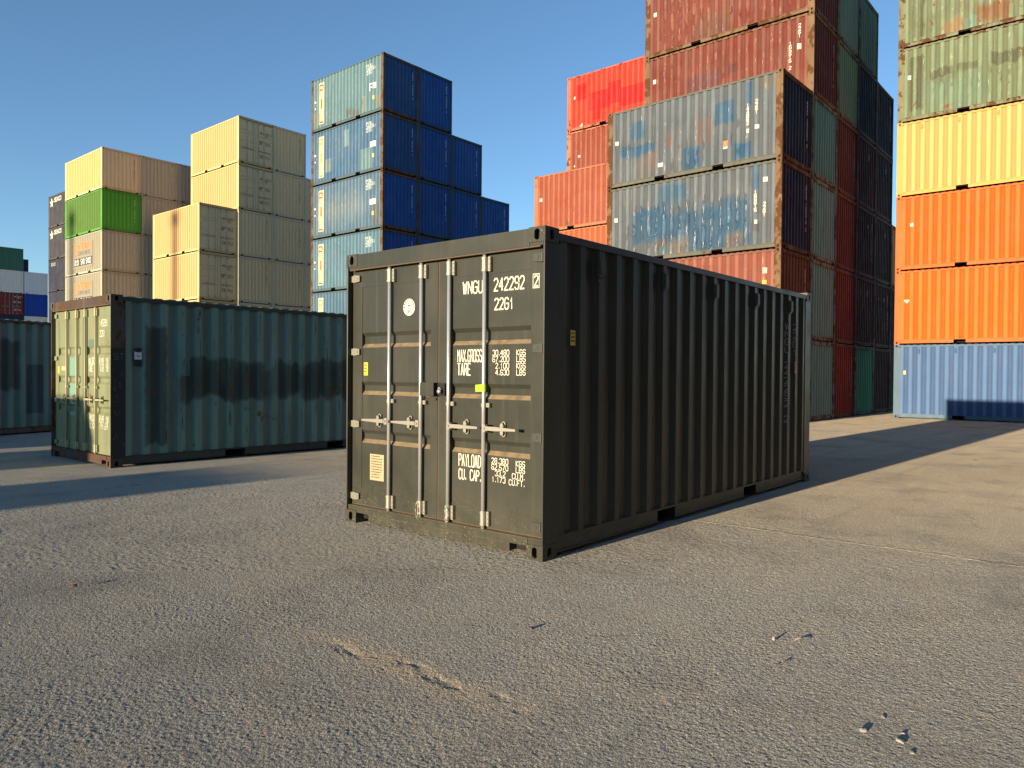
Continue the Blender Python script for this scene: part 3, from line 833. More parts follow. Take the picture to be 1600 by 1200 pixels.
# ================================================================== two old green containers on the left
GREEN_OLD = (.13, .235, .20); GREEN_SUN = (.20, .25, .135)  # one green box: warm tint for sunlit doors, lifted teal for shaded side
DK = (.020, .042, .036)
GP = [(.51, .85, .36, 2.14, .03, DK, .8, 1), (1.15, 4.4, 1.05, 1.50, .06, DK, .55, 1), (1.05, 1.38, .97, 1.66, .04, DK, .8, 1), (1.36, 1.83, 1.02, 1.66, .04, DK, .8, 1),
      (1.80, 2.02, .96, 1.64, .04, DK, .8, 1), (2.05, 2.56, .98, 1.62, .04, DK, .8, 1), (2.83, 3.27, .98, 1.62, .04, DK, .8, 1),
      (3.31, 3.73, .95, 1.63, .04, DK, .8, 1), (3.72, 4.35, .96, 1.64, .04, DK, .8, 1), (.92, 1.23, 1.38, 2.09, .006, (.10, .27, .25), .7, 0)]
M_GSIDE = paint('overpainted_green_side', .72, patches=GP, pm=1.)
green = container('old pale green container on the ground at left, dark overpainted patches along its shaded side', .124, 8.20, 0, R(-.4),
                  GREEN_OLD, GREEN_SUN, (.062, .048, .036), rail=(.035, .045, .040), wear=.75, fwear=.85, hero=False, door=True, br='std', marks=False,
                  fit=(.33, .30, .17), markcol=(.62, .64, .45), code=('', '145991', '2261', ''), mnear=M_GSIDE, mside=M_GSIDE)
dk = obj('paint_patch', sheet('paint_patch', [rq(.006, .214, .13, 1.79)], 'post', None, .002), green, (.016, .022, .020, 1))
sq_ = text_quads('ST', .09, .06, .007, .05, 1.62)
for k in range(16):
    rnd = random.Random(k); a = Vector((rnd.uniform(.03, .17), rnd.uniform(.35, 1.5))); b = a+Vector((rnd.uniform(-.03, .03), rnd.uniform(-.09, .09)))
    sq_ += [(x, .0003*k) for x in stroke([a, (a+b)/2+Vector((rnd.uniform(-.02, .02), 0)), b], .005)]
obj('chalk_scrawl', sheet('chalk_scrawl', sq_, 'post', None, .0030), dk, (.13, .17, .16, 1))
obj('sticker_backing', sheet('sticker_backing', [rq(.35, .45, 1.52, 1.80)], 'near', None, .003), green, (.012, .014, .014, 1))
stk = obj('sticker', sheet('sticker', [rq(.345, .455, 1.625, 1.745)], 'near', None, .005), green, (.70, .70, .72, 1))
obj('printing', sheet('printing', [(x, 0) for x in stroke([Vector((.385, 1.70)), Vector((.40, 1.665)), Vector((.43, 1.68))], .010)]+[rq(.36, .44, 1.735, 1.745)], 'near', None, .006), stk, (.03, .03, .03, 1))
for (u0, u1, v0, v1, cl) in ((.66, .94, .72, 1.66, (.14, .30, .22)), (1.42, 1.68, 1.79, 1.94, (.09, .16, .10)), (1.385, 1.43, .2, 1.2, (.17, .21, .14)), (.28, .47, 1.45, 1.52, (.45, .38, .24)), (.13, .20, 1.40, 1.52, (.75, .55, .05))):
    gs = [z for z in GROOVES]
    # keep clear of the grooves in the leaf
    segs = []; z = v0
    for p, q_ in gs:
        if q_ < v0 or p > v1: continue
        if p > z: segs.append((z, p))
        z = max(z, q_)
    if z < v1: segs.append((z, v1))
    obj('paint_patch', sheet('paint_patch', [rq(u0, u1, a, b) for a, b in segs], 'door', None, -.0030 if u0 > .2 and not 1.38 < u0 < 1.40 else .0012), green, (*cl, 1))
container('old green container at the far left edge, angled, behind the pale green one', -1.55, 15.386-1.55*math.tan(.329), 0, .329,
          GREEN_OLD, GREEN_OLD, (.07, .07, .06), wear=.7, fwear=.8, mnear=paint('overpainted_dark_green_side', .72, patches=[(2.49, 2.95, 1.03, 2.11, .05, DK, .8, 1), (3.12, 3.52, .46, 1.58, .02, (.03, .075, .085), .8, 0)], pm=1.), marks=False)

# ================================================================== the stacks
Q = math.pi/2
ORD = ['ground-level', 'second', 'third', 'fourth', 'fifth', 'sixth']
def place(X, Y, k, H, label, side, end=None, pitch=None, yaw=0., **kw):
    """k-th tier (0 = ground) of a column; lit long side faces -x, narrow end faces -y"""
    pitch = pitch or H
    o = container(label, X+W*math.cos(yaw), Y+W*math.sin(yaw), k*pitch, Q+yaw, side, end, H=H, **kw)
    return o
def far_text(o, s, h, wd, sw, u, v, col, vertical=False, vgap=.25, drape=True, name='number_marking', off=.003):
    return obj(name, sheet(name, text_quads(s, h, wd, sw, u, v, vertical=vertical, vgap=vgap), 'far', BR_STD if drape else None, off), o, (*col, 1))
def far_rects(o, rects, col, name='sticker', drape=True, off=.002):
    return obj(name, sheet(name, [rq(*r) for r in rects], 'far', BR_STD if drape else None, off), o, (*col, 1))
WHT = (.60, .57, .48)

# --- A: weathered blue pair in front of the wall of rust-red containers
RUSTF = (.15, .078, .032)
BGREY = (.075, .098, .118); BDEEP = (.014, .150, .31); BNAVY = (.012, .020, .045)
RED = (.14, .025, .014); RDARK = (.125, .026, .014); RDARKER = (.070, .018, .012); OR = (.22, .062, .038)
PA4 = [(.51, 1.8, .95, 1.30, .03, BDEEP, .8, 1), (.9, 1.45, 1.5, 2.1, .05, BDEEP, .7, 1), (2.86, 3.41, .15, .86, .04, BDEEP, .85, 1), (3.91, 4.55, 1.38, 2.06, .03, BDEEP, .8, 1),
       (4.56, 5.09, .15, .66, .03, BDEEP, .85, 1), (4.94, 5.10, 1.76, 2.41, .01, BDEEP, .8, 1), (5.36, 5.77, 2.15, 2.45, .1, (.25, .2, .09), .6, 1),
       (1.62, 1.80, .45, 1.02, .05, (.33, .13, .05), .5, 1), (1.2, 1.9, .2, .85, .12, (.25, .2, .16), .5, 1), (2.27, 2.35, 1.0, 1.5, .03, (.40, .14, .05), .7, 1), (3.38, 3.46, .95, 1.7, .03, (.40, .14, .05), .7, 1), (3.67, 3.75, .85, 1.65, .03, (.40, .14, .05), .7, 1)]
PA3 = [(1.0, 3.2, .62, 1.75, .10, BDEEP, .85, 1), (3.1, 5.1, .11, 1.65, .12, BDEEP, .85, 1), (2.0, 3.0, 1.5, 2.4, .08, BDEEP, .7, 1), (2.3, 4.2, 1.45, 1.85, .12, (.15, .2, .24), .8, 1), (5.18, 5.36, 1.79, 2.52, .02, BDEEP, .8, 1),
       (4.28, 4.88, .16, .61, .05, (.22, .19, .17), .8, 1), (2.4, 3.0, .1, .6, .15, (.28, .25, .2), .6, 1), (5.17, 5.39, .54, .86, .04, (.10, .11, .12), .8, 1), (2.05, 2.23, .21, .48, .01, (.06, .30, .36), .9, 0), (2.0, 2.2, .50, .75, .04, (.2, .12, .08), .8, 1)]
MA4, MA3 = paint('patched_grey_blue_side', .72, rustmul=.55, patches=PA4), paint('patched_dented_blue_side', .66, rustmul=.5, patches=PA3)
gA = 'blue and orange containers stacked behind the front container'
DA = (11, [(1.1, 5.0, .15, 1.75, 210, .035), (.8, 1.6, .3, 1.3, 25, .03)]); DB = (12, [(.3, 1.9, 1.2, 1.5, 16, .02), (2.4, 3.6, .2, 1.0, 20, .03), (4.4, 4.9, .2, 1.6, 12, .03)])
XA, YA, yA = 17.10, 4.53, -.02
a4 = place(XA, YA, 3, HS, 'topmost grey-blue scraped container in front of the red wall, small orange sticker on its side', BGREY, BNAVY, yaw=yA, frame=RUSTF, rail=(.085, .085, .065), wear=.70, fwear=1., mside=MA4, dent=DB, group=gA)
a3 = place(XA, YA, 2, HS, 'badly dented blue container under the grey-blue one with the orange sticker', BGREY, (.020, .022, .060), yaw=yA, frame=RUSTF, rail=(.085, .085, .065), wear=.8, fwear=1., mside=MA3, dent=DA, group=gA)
a2 = place(XA, YA, 1, HS, 'orange-red container under the dented blue one, directly above the front container', OR, (.26, .065, .022), yaw=yA, frame=RUSTF, rail=(.16, .06, .04), wear=.75, fwear=1., group=gA)
a1 = place(XA, YA, 0, HS, 'orange-red ground-level container hidden behind the dark green front container', OR, (.2, .06, .025), yaw=yA, frame=RUSTF, rail=(.16, .06, .04), wear=.75, fwear=1., group=gA)
for o, s, u, v in ((a4, '144862', 4.995, 1.80), (a4, '2261', 5.265, 1.86), (a3, '166615', 5.265, 1.77), (a3, '2261', 5.54, 1.38)):
    far_text(o, s, .095, .07, .02, u-.035, v, WHT, True, .12, drape=False)
far_rects(a4, [(4.21, 4.36, .66, .74, ), (4.21, 4.36, .74, .84)], (.72, .18, .06)); far_rects(a4, [(4.21, 4.36, .60, .66)], WHT)
far_rects(a4, [(.30, .42, 1.45, 1.58), (1.96, 2.14, .44, .57)], WHT); far_rects(a4, [(5.22, 5.34, 1.0, 1.12), (4.955, 5.035, .93, 1.05)], WHT)
far_rects(a3, [(5.49, 5.62, 1.98, 2.12), (.30, .41, 1.44, 1.58), (5.24, 5.32, .78, .9)], WHT)
far_rects(a2, [(5.51, 5.63, 1.88, 2.05)], (.6, .5, .35)); far_rects(a2, [(5.51, 5.62, 1.57, 1.68)], (.75, .55, .05))

# --- the wall of old containers, five columns deep
XB, YB, P_ = 19.62, 4.50, 2.47
GR1, GR2, GR3 = (.24, .40, .32), (.15, .32, .25), (.19, .33, .27)
gW = 'old containers in the tall rusty wall at right'
PB5 = [(1.74, 2.93, .75, 1.55, .01, (.20, .055, .06), .85, 0), (3.17, 3.48, 1.32, 1.61, .01, (.17, .045, .05), .85, 0), (4.9, 5.8, .2, 1.6, .3, (.42, .13, .07), .3, 1)]
PB6 = [(.5, 2.6, .05, 1.6, .3, (.36, .09, .055), .6, 1), (1.9, 3.3, .05, .9, .2, (.20, .10, .06), .6, 1)]
walls = [
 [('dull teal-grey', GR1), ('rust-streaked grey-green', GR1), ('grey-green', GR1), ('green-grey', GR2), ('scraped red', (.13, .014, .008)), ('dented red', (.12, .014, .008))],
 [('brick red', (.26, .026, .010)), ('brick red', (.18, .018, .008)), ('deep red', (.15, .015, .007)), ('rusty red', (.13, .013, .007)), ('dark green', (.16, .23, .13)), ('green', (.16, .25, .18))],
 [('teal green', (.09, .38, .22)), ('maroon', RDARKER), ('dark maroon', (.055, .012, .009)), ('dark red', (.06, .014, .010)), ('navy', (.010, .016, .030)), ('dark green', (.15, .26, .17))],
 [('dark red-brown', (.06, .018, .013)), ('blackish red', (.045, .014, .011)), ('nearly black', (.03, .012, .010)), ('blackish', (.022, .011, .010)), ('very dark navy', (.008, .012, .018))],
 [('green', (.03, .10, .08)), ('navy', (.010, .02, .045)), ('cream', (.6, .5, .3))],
]
CN = ['nearest', 'second', 'third', 'fourth', 'fifth']
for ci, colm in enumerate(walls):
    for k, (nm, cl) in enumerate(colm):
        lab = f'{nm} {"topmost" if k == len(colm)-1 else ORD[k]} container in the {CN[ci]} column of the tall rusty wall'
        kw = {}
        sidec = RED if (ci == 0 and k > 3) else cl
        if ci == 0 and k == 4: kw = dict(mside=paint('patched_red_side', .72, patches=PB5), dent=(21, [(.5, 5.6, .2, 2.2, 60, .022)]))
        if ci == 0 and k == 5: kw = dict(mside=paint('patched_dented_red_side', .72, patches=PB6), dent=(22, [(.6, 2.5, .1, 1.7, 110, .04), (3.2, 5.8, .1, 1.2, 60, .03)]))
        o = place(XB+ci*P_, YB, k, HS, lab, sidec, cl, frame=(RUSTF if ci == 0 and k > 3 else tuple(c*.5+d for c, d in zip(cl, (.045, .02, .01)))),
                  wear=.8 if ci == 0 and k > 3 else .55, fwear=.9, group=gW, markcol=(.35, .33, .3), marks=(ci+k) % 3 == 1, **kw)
        if ci == 0 and k == 4:
            far_text(o, '166615 2', .10, .07, .02, 5.27, 1.80, WHT, True, .12, drape=False); far_text(o, '2261', .10, .07, .02, 5.56, 2.30, WHT, True, .12, drape=False)
            far_rects(o, [(5.52, 5.64, 1.50, 1.68)], (.6, .55, .4))
        if ci == 0 and k > 3: far_rects(o, [(.33, .45, 1.65-.17*(k == 5), 1.80-.17*(k == 5))], WHT)
        if ci in (2, 3) and 0 < k < 4:     # remains of white labels on the dark ends
            rn = random.Random(ci*7+k)
            q = [rq(u, u+.045, v, v+rn.uniform(.12, .26)) for u in (.35+.28*rn.random(), .9, 1.5) for v in (1.9,) if rn.random() < .7]
            if q: obj('label_remains', sheet('label_remains', q, 'end', BR_END, .003), o, (.20, .17, .17, 1))
# --- second bay of the wall, seen above the blue pair
YC = 11.57
gC = 'red and orange containers beyond the blue pair'
for k in range(4):
    o = place(XB+P_, YC, k, HS, f'{["dark orange", "orange", "bright orange-red", "salmon-red weathered"][k]} {ORD[k] if k < 3 else "topmost"} container of the low column left of the blue pair',
              (.36, .085, .03) if k == 2 else (.27, .060, .027), RDARK, frame=(.34, .12, .055), wear=.6 if k == 3 else .4, group=gC, marks=False,
              **(dict(dent=(31, [(.6, 5.5, .2, 2., 50, .014)]), mside=paint('patched_salmon_side', .72, patches=[(2.03, 5.5, .18, 1.5, .02, (.60, .16, .09), .5, 1), (1.77, 1.96, .17, .35, .03, (.18, .10, .03), .8, 1)])) if k == 3 else {}))
    if k == 3: far_rects(o, [(.30, .43, 1.43, 1.57)], WHT)
PF6 = [(.52, 1.11, 1.4, 2.15, .01, (.80, .002, .004), 1., 0), (1.26, 2.35, .75, 1.6, .01, (.80, .002, .004), 1., 0), (1.45, 1.9, .3, .8, .01, (.80, .002, .004), .9, 0), (2.28, 2.95, .85, 1.85, .01, (.80, .002, .004), 1., 0), (2.92, 4.3, .60, 1.45, .01, (.80, .002, .004), 1., 0)]
for k in range(6):
    lab = f'{["dark red", "red", "dull red", "faded red", "red-brown", "vivid red patched"][k]} {ORD[k] if k < 5 else "topmost"} container of the tall column behind the salmon-red one'
    o = place(XB+2*P_, YC, k, HS, lab, (.50, .026, .010) if k == 5 else (.22, .042, .020), RDARK, frame=(.40, .14, .07) if k < 5 else (.5, .10, .05), wear=.6 if k < 5 else .25, fwear=.8, group=gC, marks=False,
              **(dict(mside=paint('patched_vivid_red_side', .72, patches=PF6)) if k == 5 else {}))
    if k == 5: far_rects(o, [(.36, .47, 1.52, 1.64), (.72, .78, .12, .24), (.82, .88, .12, .29)], WHT)
    if k == 4: far_rects(o, [(.06, .18, 1.40, 1.54), (.63, .78, 1.32, 1.42), (.40, .47, .9, 1.0)], WHT)

# --- right-hand stack
gR = 'colourful containers in the stack at the right edge'
XR, YR, yR = 24.50, -2.86, .010
GRN = (.125, .165, .090); ORG = (.45, .110, .005); BLU = (.056, .125, .27)
PR5 = [(.37, .50, .45, 2.2, .03, (.10, .12, .06), .75, 1), (.58, .82, .44, 2.27, .03, (.10, .12, .06), .75, 1), (1.0, 1.7, 1.36, 1.64, .02, (.12, .14, .075), .8, 1), (1.8, 2.42, 1.36, 1.64, .03, (.13, .15, .08), .7, 1), (2.77, 3.7, 1.36, 1.75, .02, (.12, .14, .075), .8, 1),
       (.9, 2.6, .25, 1.25, .2, (.22, .40, .27), .6, 1), (1.45, 1.60, .25, .37, .01, (.42, .10, .05), .9, 0)]
PR6 = [(1.4, 2.04, .09, .6, .10, (.45, .24, .10), .7, 1), (2.34, 3.3, .25, .9, .10, (.33, .12, .04), .8, 1), (1.98, 2.36, .13, .58, .02, (.22, .45, .33), .8, 1), (.47, .55, .35, 2.1, .02, (.09, .11, .06), .7, 1), (.66, .82, .32, 2.1, .02, (.09, .11, .06), .7, 1), (2.4, 4.5, .9, 2.2, .2, (.24, .48, .36), .6, 1)]
rs = [('blue ground-level container at the right edge with a shadow across its lower half', BLU, .30, (.08, .14, .20), {}),
      ('orange container directly on top of the blue ground-level one at the right edge', ORG, .22, (.52, .11, .02), {}),
      ('orange container under the yellow one at the right edge, small white sticker', (.44, .102, .005), .28, (.52, .11, .02), {}),
      ('yellow container between the orange and the green ones at the right edge', (.56, .325, .11), .12, (.55, .30, .08), {}),
      ('weathered green container on the yellow one, dark overpainted strip across it', GRN, .7, (.14, .14, .075), dict(mside=paint('overpainted_pale_green_side', .72, patches=PR5), dent=(41, [(1.0, 5.5, .2, 1.4, 110, .020)]))),
      ('rust-patched green container at the top right corner of the picture', GRN, .8, (.14, .14, .075), dict(mside=paint('rust_patched_green_side', .72, patches=PR6), dent=(42, [(.4, 5.6, .2, 2.2, 90, .020)])))]
for k, (lab, cl, we, fr, kw) in enumerate(rs):
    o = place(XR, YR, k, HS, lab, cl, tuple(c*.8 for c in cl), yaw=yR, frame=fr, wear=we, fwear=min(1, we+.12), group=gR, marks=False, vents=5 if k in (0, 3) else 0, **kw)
    if k == 0: far_rects(o, [(.31, .38, 1.54, 1.67)], (.8, .62, .1))
    if k == 2: far_rects(o, [(.45, .56, 1.52, 1.64)], WHT)
    if k == 4: far_rects(o, [(.31, .41, 1.47, 1.62)], WHT)
    if k == 1: far_rects(o, [(.30, .37, 1.50, 1.57), (.39, .46, 1.50, 1.57), (.345, .42, 1.45, 1.50)], WHT)

# --- blue shipping-line stack in the middle
gP = 'blue containers of the stepped stack in the middle'
XP, YP, HP = 20.13, 25.79, 2.93
P6 = [(4.42, 4.66, .26, 1.05, .01, (.42, .45, .32), .7, 0), (5.53, 5.82, .26, .85, .01, (.40, .33, .2), .7, 1), (3.06, 3.42, .28, .64, .03, (.20, .18, .15), .8, 1), (3.51, 4.13, .19, .54, .03, (.20, .18, .15), .7, 1), (.3, .55, .2, 1.0, .05, (.35, .34, .25), .7, 1)]
P5 = [(2.84, 3.30, 1.66, 2.55, .01, (.28, .48, .47), .8, 0), (4.23, 5.22, .17, 1.27, .01, (.22, .42, .44), .85, 0), (1.22, 1.75, .58, 1.28, .01, (.34, .46, .40), .7, 0)]
P4 = [(5.2, 5.8, .2, 1.3, .02, (.16, .19, .18), .8, 1), (1.4, 4.5, .8, 1.9, .5, (.36, .43, .42), .5, 1)]
P3 = [(3.3, 3.6, 1.6, 2.3, .01, (.14, .30, .42), .8, 0), (1.4, 2.2, 1.9, 2.5, .02, (.16, .33, .42), .5, 1)]
pc = [((.045, .12, .20), 'lowest visible blue'), ((.045, .12, .19), 'streaked blue'), ((.065, .155, .21), 'pale turquoise'), ((.060, .13, .20), 'scuffed pale blue'), ((.038, .112, .205), 'mid blue patched'), ((.080, .17, .20), 'faded teal')]
MP = {5: paint('patched_teal_side', .72, patches=P6), 4: paint('patched_mid_blue_side', .72, patches=P5), 3: paint('scuffed_pale_blue_side', .72, patches=P4), 2: paint('turquoise_side', .72, patches=P3)}
PN = ['left', 'second', 'third', 'right-hand']
NUMS = {5: 'F 13', 4: '', 3: '', 2: ''}
for ci, n in enumerate((6, 6, 5, 4)):
    for k in range(n):
        nm = pc[k][1] if ci == 0 else 'deep blue'
        lab = f'{nm} {"topmost" if k == n-1 else ORD[k]} container in the {PN[ci]} column of the stepped blue stack'
        kw = dict(mside=MP[k], dent=(50+k, [(1.2, 5.5, .2, 2., 60, .014)])) if ci == 0 and k in MP else {}
        dkb = [(.006, .096, .37), (.004, .078, .33), (.005, .086, .35)][(ci+k) % 3]
        if ci == 0 and k > 3: dkb = (.008, .085, .25)
        o = place(XP+ci*2.47, YP, k, 2.90, lab, pc[k][0] if ci == 0 else (.035, .11, .20), dkb, pitch=HP, frame=(.085, .065, .045) if ci == 0 else (.02, .06, .10), rail=(.05, .085, .10) if ci == 0 else (.012, .04, .09),
                  wear=.62, fwear=.9 if ci == 0 else .45, group=gP, markcol=(.55, .58, .58), marks=ci > 0 or k > 1, **kw)
        if ci == 0:
            bd = far_rects(o, [(.64, 1.14, .36, 2.60)], (.60, .50, .27), 'name_board_paint')
            rc = (.36, .035, .015); 
            T = text_quads('P', .50, .32, .085, .73, 1.96)+text_quads('I', .50, .32, .075, .73, 1.20)+text_quads('L', .50, .32, .085, .73, .46)
            obj('board_lettering', sheet('board_lettering', T, 'far', BR_STD, .006), bd, (*rc, 1) if k in (5, 3, 2) else (.36, .22, .10, 1))
            far_text(o, 'PCIU', .14, .09, .03, 4.74, 2.42, (.42, .46, .42)); far_text(o, '208251', .14, .09, .03, 4.74, 2.24, (.42, .46, .42)); far_text(o, '22G1', .14, .09, .03, 4.74, 2.06, (.42, .46, .42))
            if k == 5: far_text(o, 'F', .36, .16, .05, 5.00, 1.18, (.7, .72, .66)); far_rects(o, [(5.24, 5.50, 1.26, 1.55)], (.72, .60, .5))
            if k in (4, 3): far_rects(o, [(5.03, 5.50, 1.25, 1.53)], (.76, .68, .5))
            far_rects(o, [(5.2, 5.33, .70, .90)], (.72, .45, .12)); far_rects(o, [(.28, .38, 1.6, 1.7), (.3, .36, 1.25, 1.33), (.42, .48, 1.42, 1.48)], (.7, .5, .45))

# --- cream stack
gK = 'cream containers in the stack left of the blue one'
CRM = (.50, .31, .13); CRE = (.88, .68, .38)  # CRE for shaded ends: lightened and warmed in place of missing fill light
KN = ['front', 'second', 'third', 'fourth']
XK, YK, HK = 17.78, 39.75, 2.90
for ci, n in enumerate((4, 6, 6, 5)):
    for k in range(n):
        dr = (ci == 0) or (ci == 1 and k > 3)
        lab = f'{"topmost" if k == n-1 else ORD[k]} cream container{" with doors showing" if dr else ""}, {KN[ci]} column of the cream stack'
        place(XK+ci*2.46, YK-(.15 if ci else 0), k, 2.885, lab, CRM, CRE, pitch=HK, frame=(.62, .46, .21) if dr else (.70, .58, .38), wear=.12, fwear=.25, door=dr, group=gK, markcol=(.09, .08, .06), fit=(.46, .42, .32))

# --- stack with the lettered beige containers
gG = 'containers in the mixed stack with the green one at left'
XG, YG = 15.02, 46.71
TAU = (.19, .17, .125); TAE = (.47, .475, .385)  # TAE lifted well above TAU to make up for shade on the ends
for ci in range(3):
    for k in range(6):
        ordn = 'topmost' if k == 5 else ORD[k]
        if ci == 0 and k == 5: sd, en, nm = (.53, .345, .13), (.84, .70, .44), 'cream'  # ends lightened against the sides, colour replacing fill light
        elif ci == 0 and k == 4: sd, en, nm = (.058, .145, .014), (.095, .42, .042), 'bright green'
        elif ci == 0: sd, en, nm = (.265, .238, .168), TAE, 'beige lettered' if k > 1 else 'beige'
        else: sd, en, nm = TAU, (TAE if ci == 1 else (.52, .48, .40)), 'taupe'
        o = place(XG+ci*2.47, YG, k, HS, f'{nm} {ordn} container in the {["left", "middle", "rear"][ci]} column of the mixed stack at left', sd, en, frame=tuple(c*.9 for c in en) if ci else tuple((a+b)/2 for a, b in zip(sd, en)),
                  wear=.22, fwear=.4, group=gG, markcol=(.62, .6, .5) if ci or k < 5 else (.1, .09, .07))
        if ci == 0 and k in (2, 3):
            pl = far_rects(o, [(1.45, 4.60, .40, 2.08)], sd, 'sign_panel', drape=False, off=.004)
            obj('sign_lettering', sheet('sign_lettering', text_quads('G', .74, .44, .11, 1.62, 1.25)+text_quads('ATEWAY', .42, .30, .085, 2.20, 1.62, gap=.28), 'far', None, .007), pl, (.60, .19, .008, 1))
            obj('sign_lettering', sheet('sign_lettering', text_quads('CONTAINERS', .24, .155, .035, 2.24, 1.27, gap=.35), 'far', None, .007), pl, (.12, .11, .11, 1))
            pb = obj('number_board', sheet('number_board', [rq(1.58, 4.5, .58, 1.08)], 'far', None, .007), pl, (.03, .03, .028, 1))
            obj('number_lettering', sheet('number_lettering', text_quads('0191 548 5403', .34, .155, .055, 1.66, .66, gap=.35), 'far', None, .010), pb, (.78, .74, .62, 1))

# --- grey and navy stack behind it
gS = 'grey and navy containers at the left of the skyline'
XS, YS = 17.97, 58.75
for k in range(6):
    nm = ['navy', 'navy', 'plain navy', 'navy with faint letters', 'grey-blue with white logo', 'grey-blue with white logo'][k]
    gy = (.022, .027, .040) if k > 3 else (.004, .011, .034)
    o = place(XS, YS, k, HS, f'{nm} {"topmost" if k == 5 else ORD[k]} container of the narrow dark stack on the left skyline', gy, tuple(c*.6 for c in gy), frame=(.06, .05, .045) if k > 3 else (.015, .02, .03), wear=.45, fwear=.6, group=gS, marks=False)
    if k > 3:
        q = []
        for j in range(5):
            a = 2*math.pi*j/5+math.pi/2; c0 = Vector((.72, 2.0)); d = Vector((math.cos(a), math.sin(a))); n_ = Vector((-d.y, d.x))
            q.append(([c0-n_*.10, c0+d*.28-n_*.07, c0+d*.40, c0+d*.28+n_*.07, c0+n_*.10], .0004*j))
        obj('logo', sheet('logo', q, 'far', None, .004), o, (.78, .72, .55, 1))
        far_text(o, 'SEACO', .30, .22, .065, 1.30, 2.02, (.72, .68, .54), drape=False)
    if k == 3: far_text(o, 'SEACO', .22, .14, .05, .6, 2.1, (.35, .36, .36), drape=False)

# --- containers on the far left horizon
XF, YF = 23.35, 96.4
gF = 'distant containers at the left horizon'
fs = [[('white', (.5, .5, .46)), ('blue', (.02, .04, .12)), ('navy', (.02, .03, .07)), ('maroon', (.20, .03, .02)), ('white', (.82, .80, .74)), ('dark green', (.06, .18, .12))],
      [('white', (.5, .5, .46)), ('blue', (.03, .08, .25)), ('white', (.80, .78, .70)), ('royal blue', (.012, .07, .40)), ('pale grey', (.78, .80, .82))]]
for ci, c in enumerate(fs):
    for k, (nm, cl) in enumerate(c):
        place(XF+ci*2.55, YF, k, HS, f'{nm} {"topmost" if k == len(c)-1 else ORD[k]} container of the {["left", "right"][ci]} distant column at the left horizon', cl, cl, wear=.2, group=gF,
              door=(ci == 0 and k == 3), frame=cl, marks=False, fit=(.3, .3, .3), mdoor=None)
for k in range(6):
    place(XF-2.5, YF+.3, k, HS, f'{["grey", "brown", "grey", "brick red", "pale grey", "green"][k]} {"topmost" if k == 5 else ORD[k]} container cut off by the left picture edge', *[[(.2, .2, .2), (.15, .1, .08), (.3, .3, .3), (.15, .03, .02), (.82, .80, .74), (.06, .18, .12)][k]]*2, wear=.2, group=gF, marks=False)
for k in range(6):
    place(XF+3.3, YF+9, k, HS, f'navy {"topmost" if k == 5 else ORD[k]} container behind the distant columns at the left horizon', (.02, .035, .07), (.012, .025, .05), wear=.2, group=gF, marks=False)

def scrapes(o, seed, n, u0, u1, v0, v1, col, hmax=.35, name='paint_scrapes', face='far'):
    rnd = random.Random(seed); q = []; brk = BR_END if face == 'end' else BR_STD
    tops = sorted({round((a+b)/2, 3) for (a, da), (b, db) in zip(brk, brk[1:]) if da == 0 and db == 0})
    for i in range(n):
        c0 = rnd.choice([x for x in tops if u0 <= x <= u1]); u = c0+rnd.uniform(-.034, .034); v = rnd.uniform(v0, v1); h = rnd.uniform(.03, hmax)*rnd.random(); wd = rnd.uniform(.003, .011)
        k = max(2, int(h/.05)+1); L1, R1 = [], []
        for j in range(k+1):
            f = math.sin(math.pi*(j+.15)/(k+.3)); x = u+rnd.uniform(-.004, .004)
            L1.append(Vector((x-wd*f*rnd.uniform(.5, 1), v+h*j/k))); R1.append(Vector((x+wd*f*rnd.uniform(.5, 1), v+h*j/k)))
        for j in range(k): q.append(([L1[j], R1[j], R1[j+1], L1[j+1]], 0))
    p = obj(name, sheet(name, q, face, None, .0028), o, (*col, 1)); p['kind'] = 'stuff'; return p
scrapes(green, 90, 80, .3, 5.8, .2, 2.35, (.10, .055, .045), .55, 'rust_runs', 'near'); scrapes(green, 91, 50, .3, 5.8, .2, 2.35, (.05, .055, .05), .5, 'paint_scrapes', 'near'); scrapes(green, 92, 30, .3, 5.8, .2, 2.35, (.26, .34, .30), .3, 'paint_scrapes', 'near')
PALE = (.52, .47, .38); RUSTY = (.26, .085, .03)
scrapes(a3, 1, 150, .9, 5.2, .12, 1.7, (.50, .46, .38)); scrapes(a4, 2, 60, .3, 5.7, .2, 2.2, (.40, .37, .32)); scrapes(a4, 3, 26, 1.5, 3.9, .4, 1.7, RUSTY, .5, 'rust_runs'); scrapes(a2, 4, 25, 3.5, 5.8, .8, 2.2, (.48, .32, .24))  # pale slivers: scrapes, plus bright crease highlights painted over the dents
byl = {o.get('label'): o for o in bpy.data.objects if o.get('label')}
def find(t_): return [o for l, o in byl.items() if t_ in l][0]
wb = [find('scraped red fifth container in the nearest'), find('dented red topmost container in the nearest')]
scrapes(wb[0], 5, 110, .5, 5.8, .2, 2.3, (.38, .27, .20)); scrapes(wb[1], 6, 130, .4, 5.8, .1, 2.3, (.36, .22, .17))
scrapes(find('salmon-red weathered'), 7, 60, .4, 5.6, .2, 2.1, (.46, .30, .22)); scrapes(find('red-brown fifth container of the tall column'), 8, 30, .3, 3., .2, 2.1, (.42, .26, .2))
scrapes(find('dark overpainted strip across it'), 9, 90, .3, 5.6, .2, 2.2, (.38, .40, .26)); scrapes(find('rust-patched green'), 10, 70, .3, 5.6, .1, 2.2, (.36, .40, .28)); scrapes(find('rust-patched green'), 11, 50, 1.3, 4., .1, 1.6, RUSTY, .5, 'rust_runs')
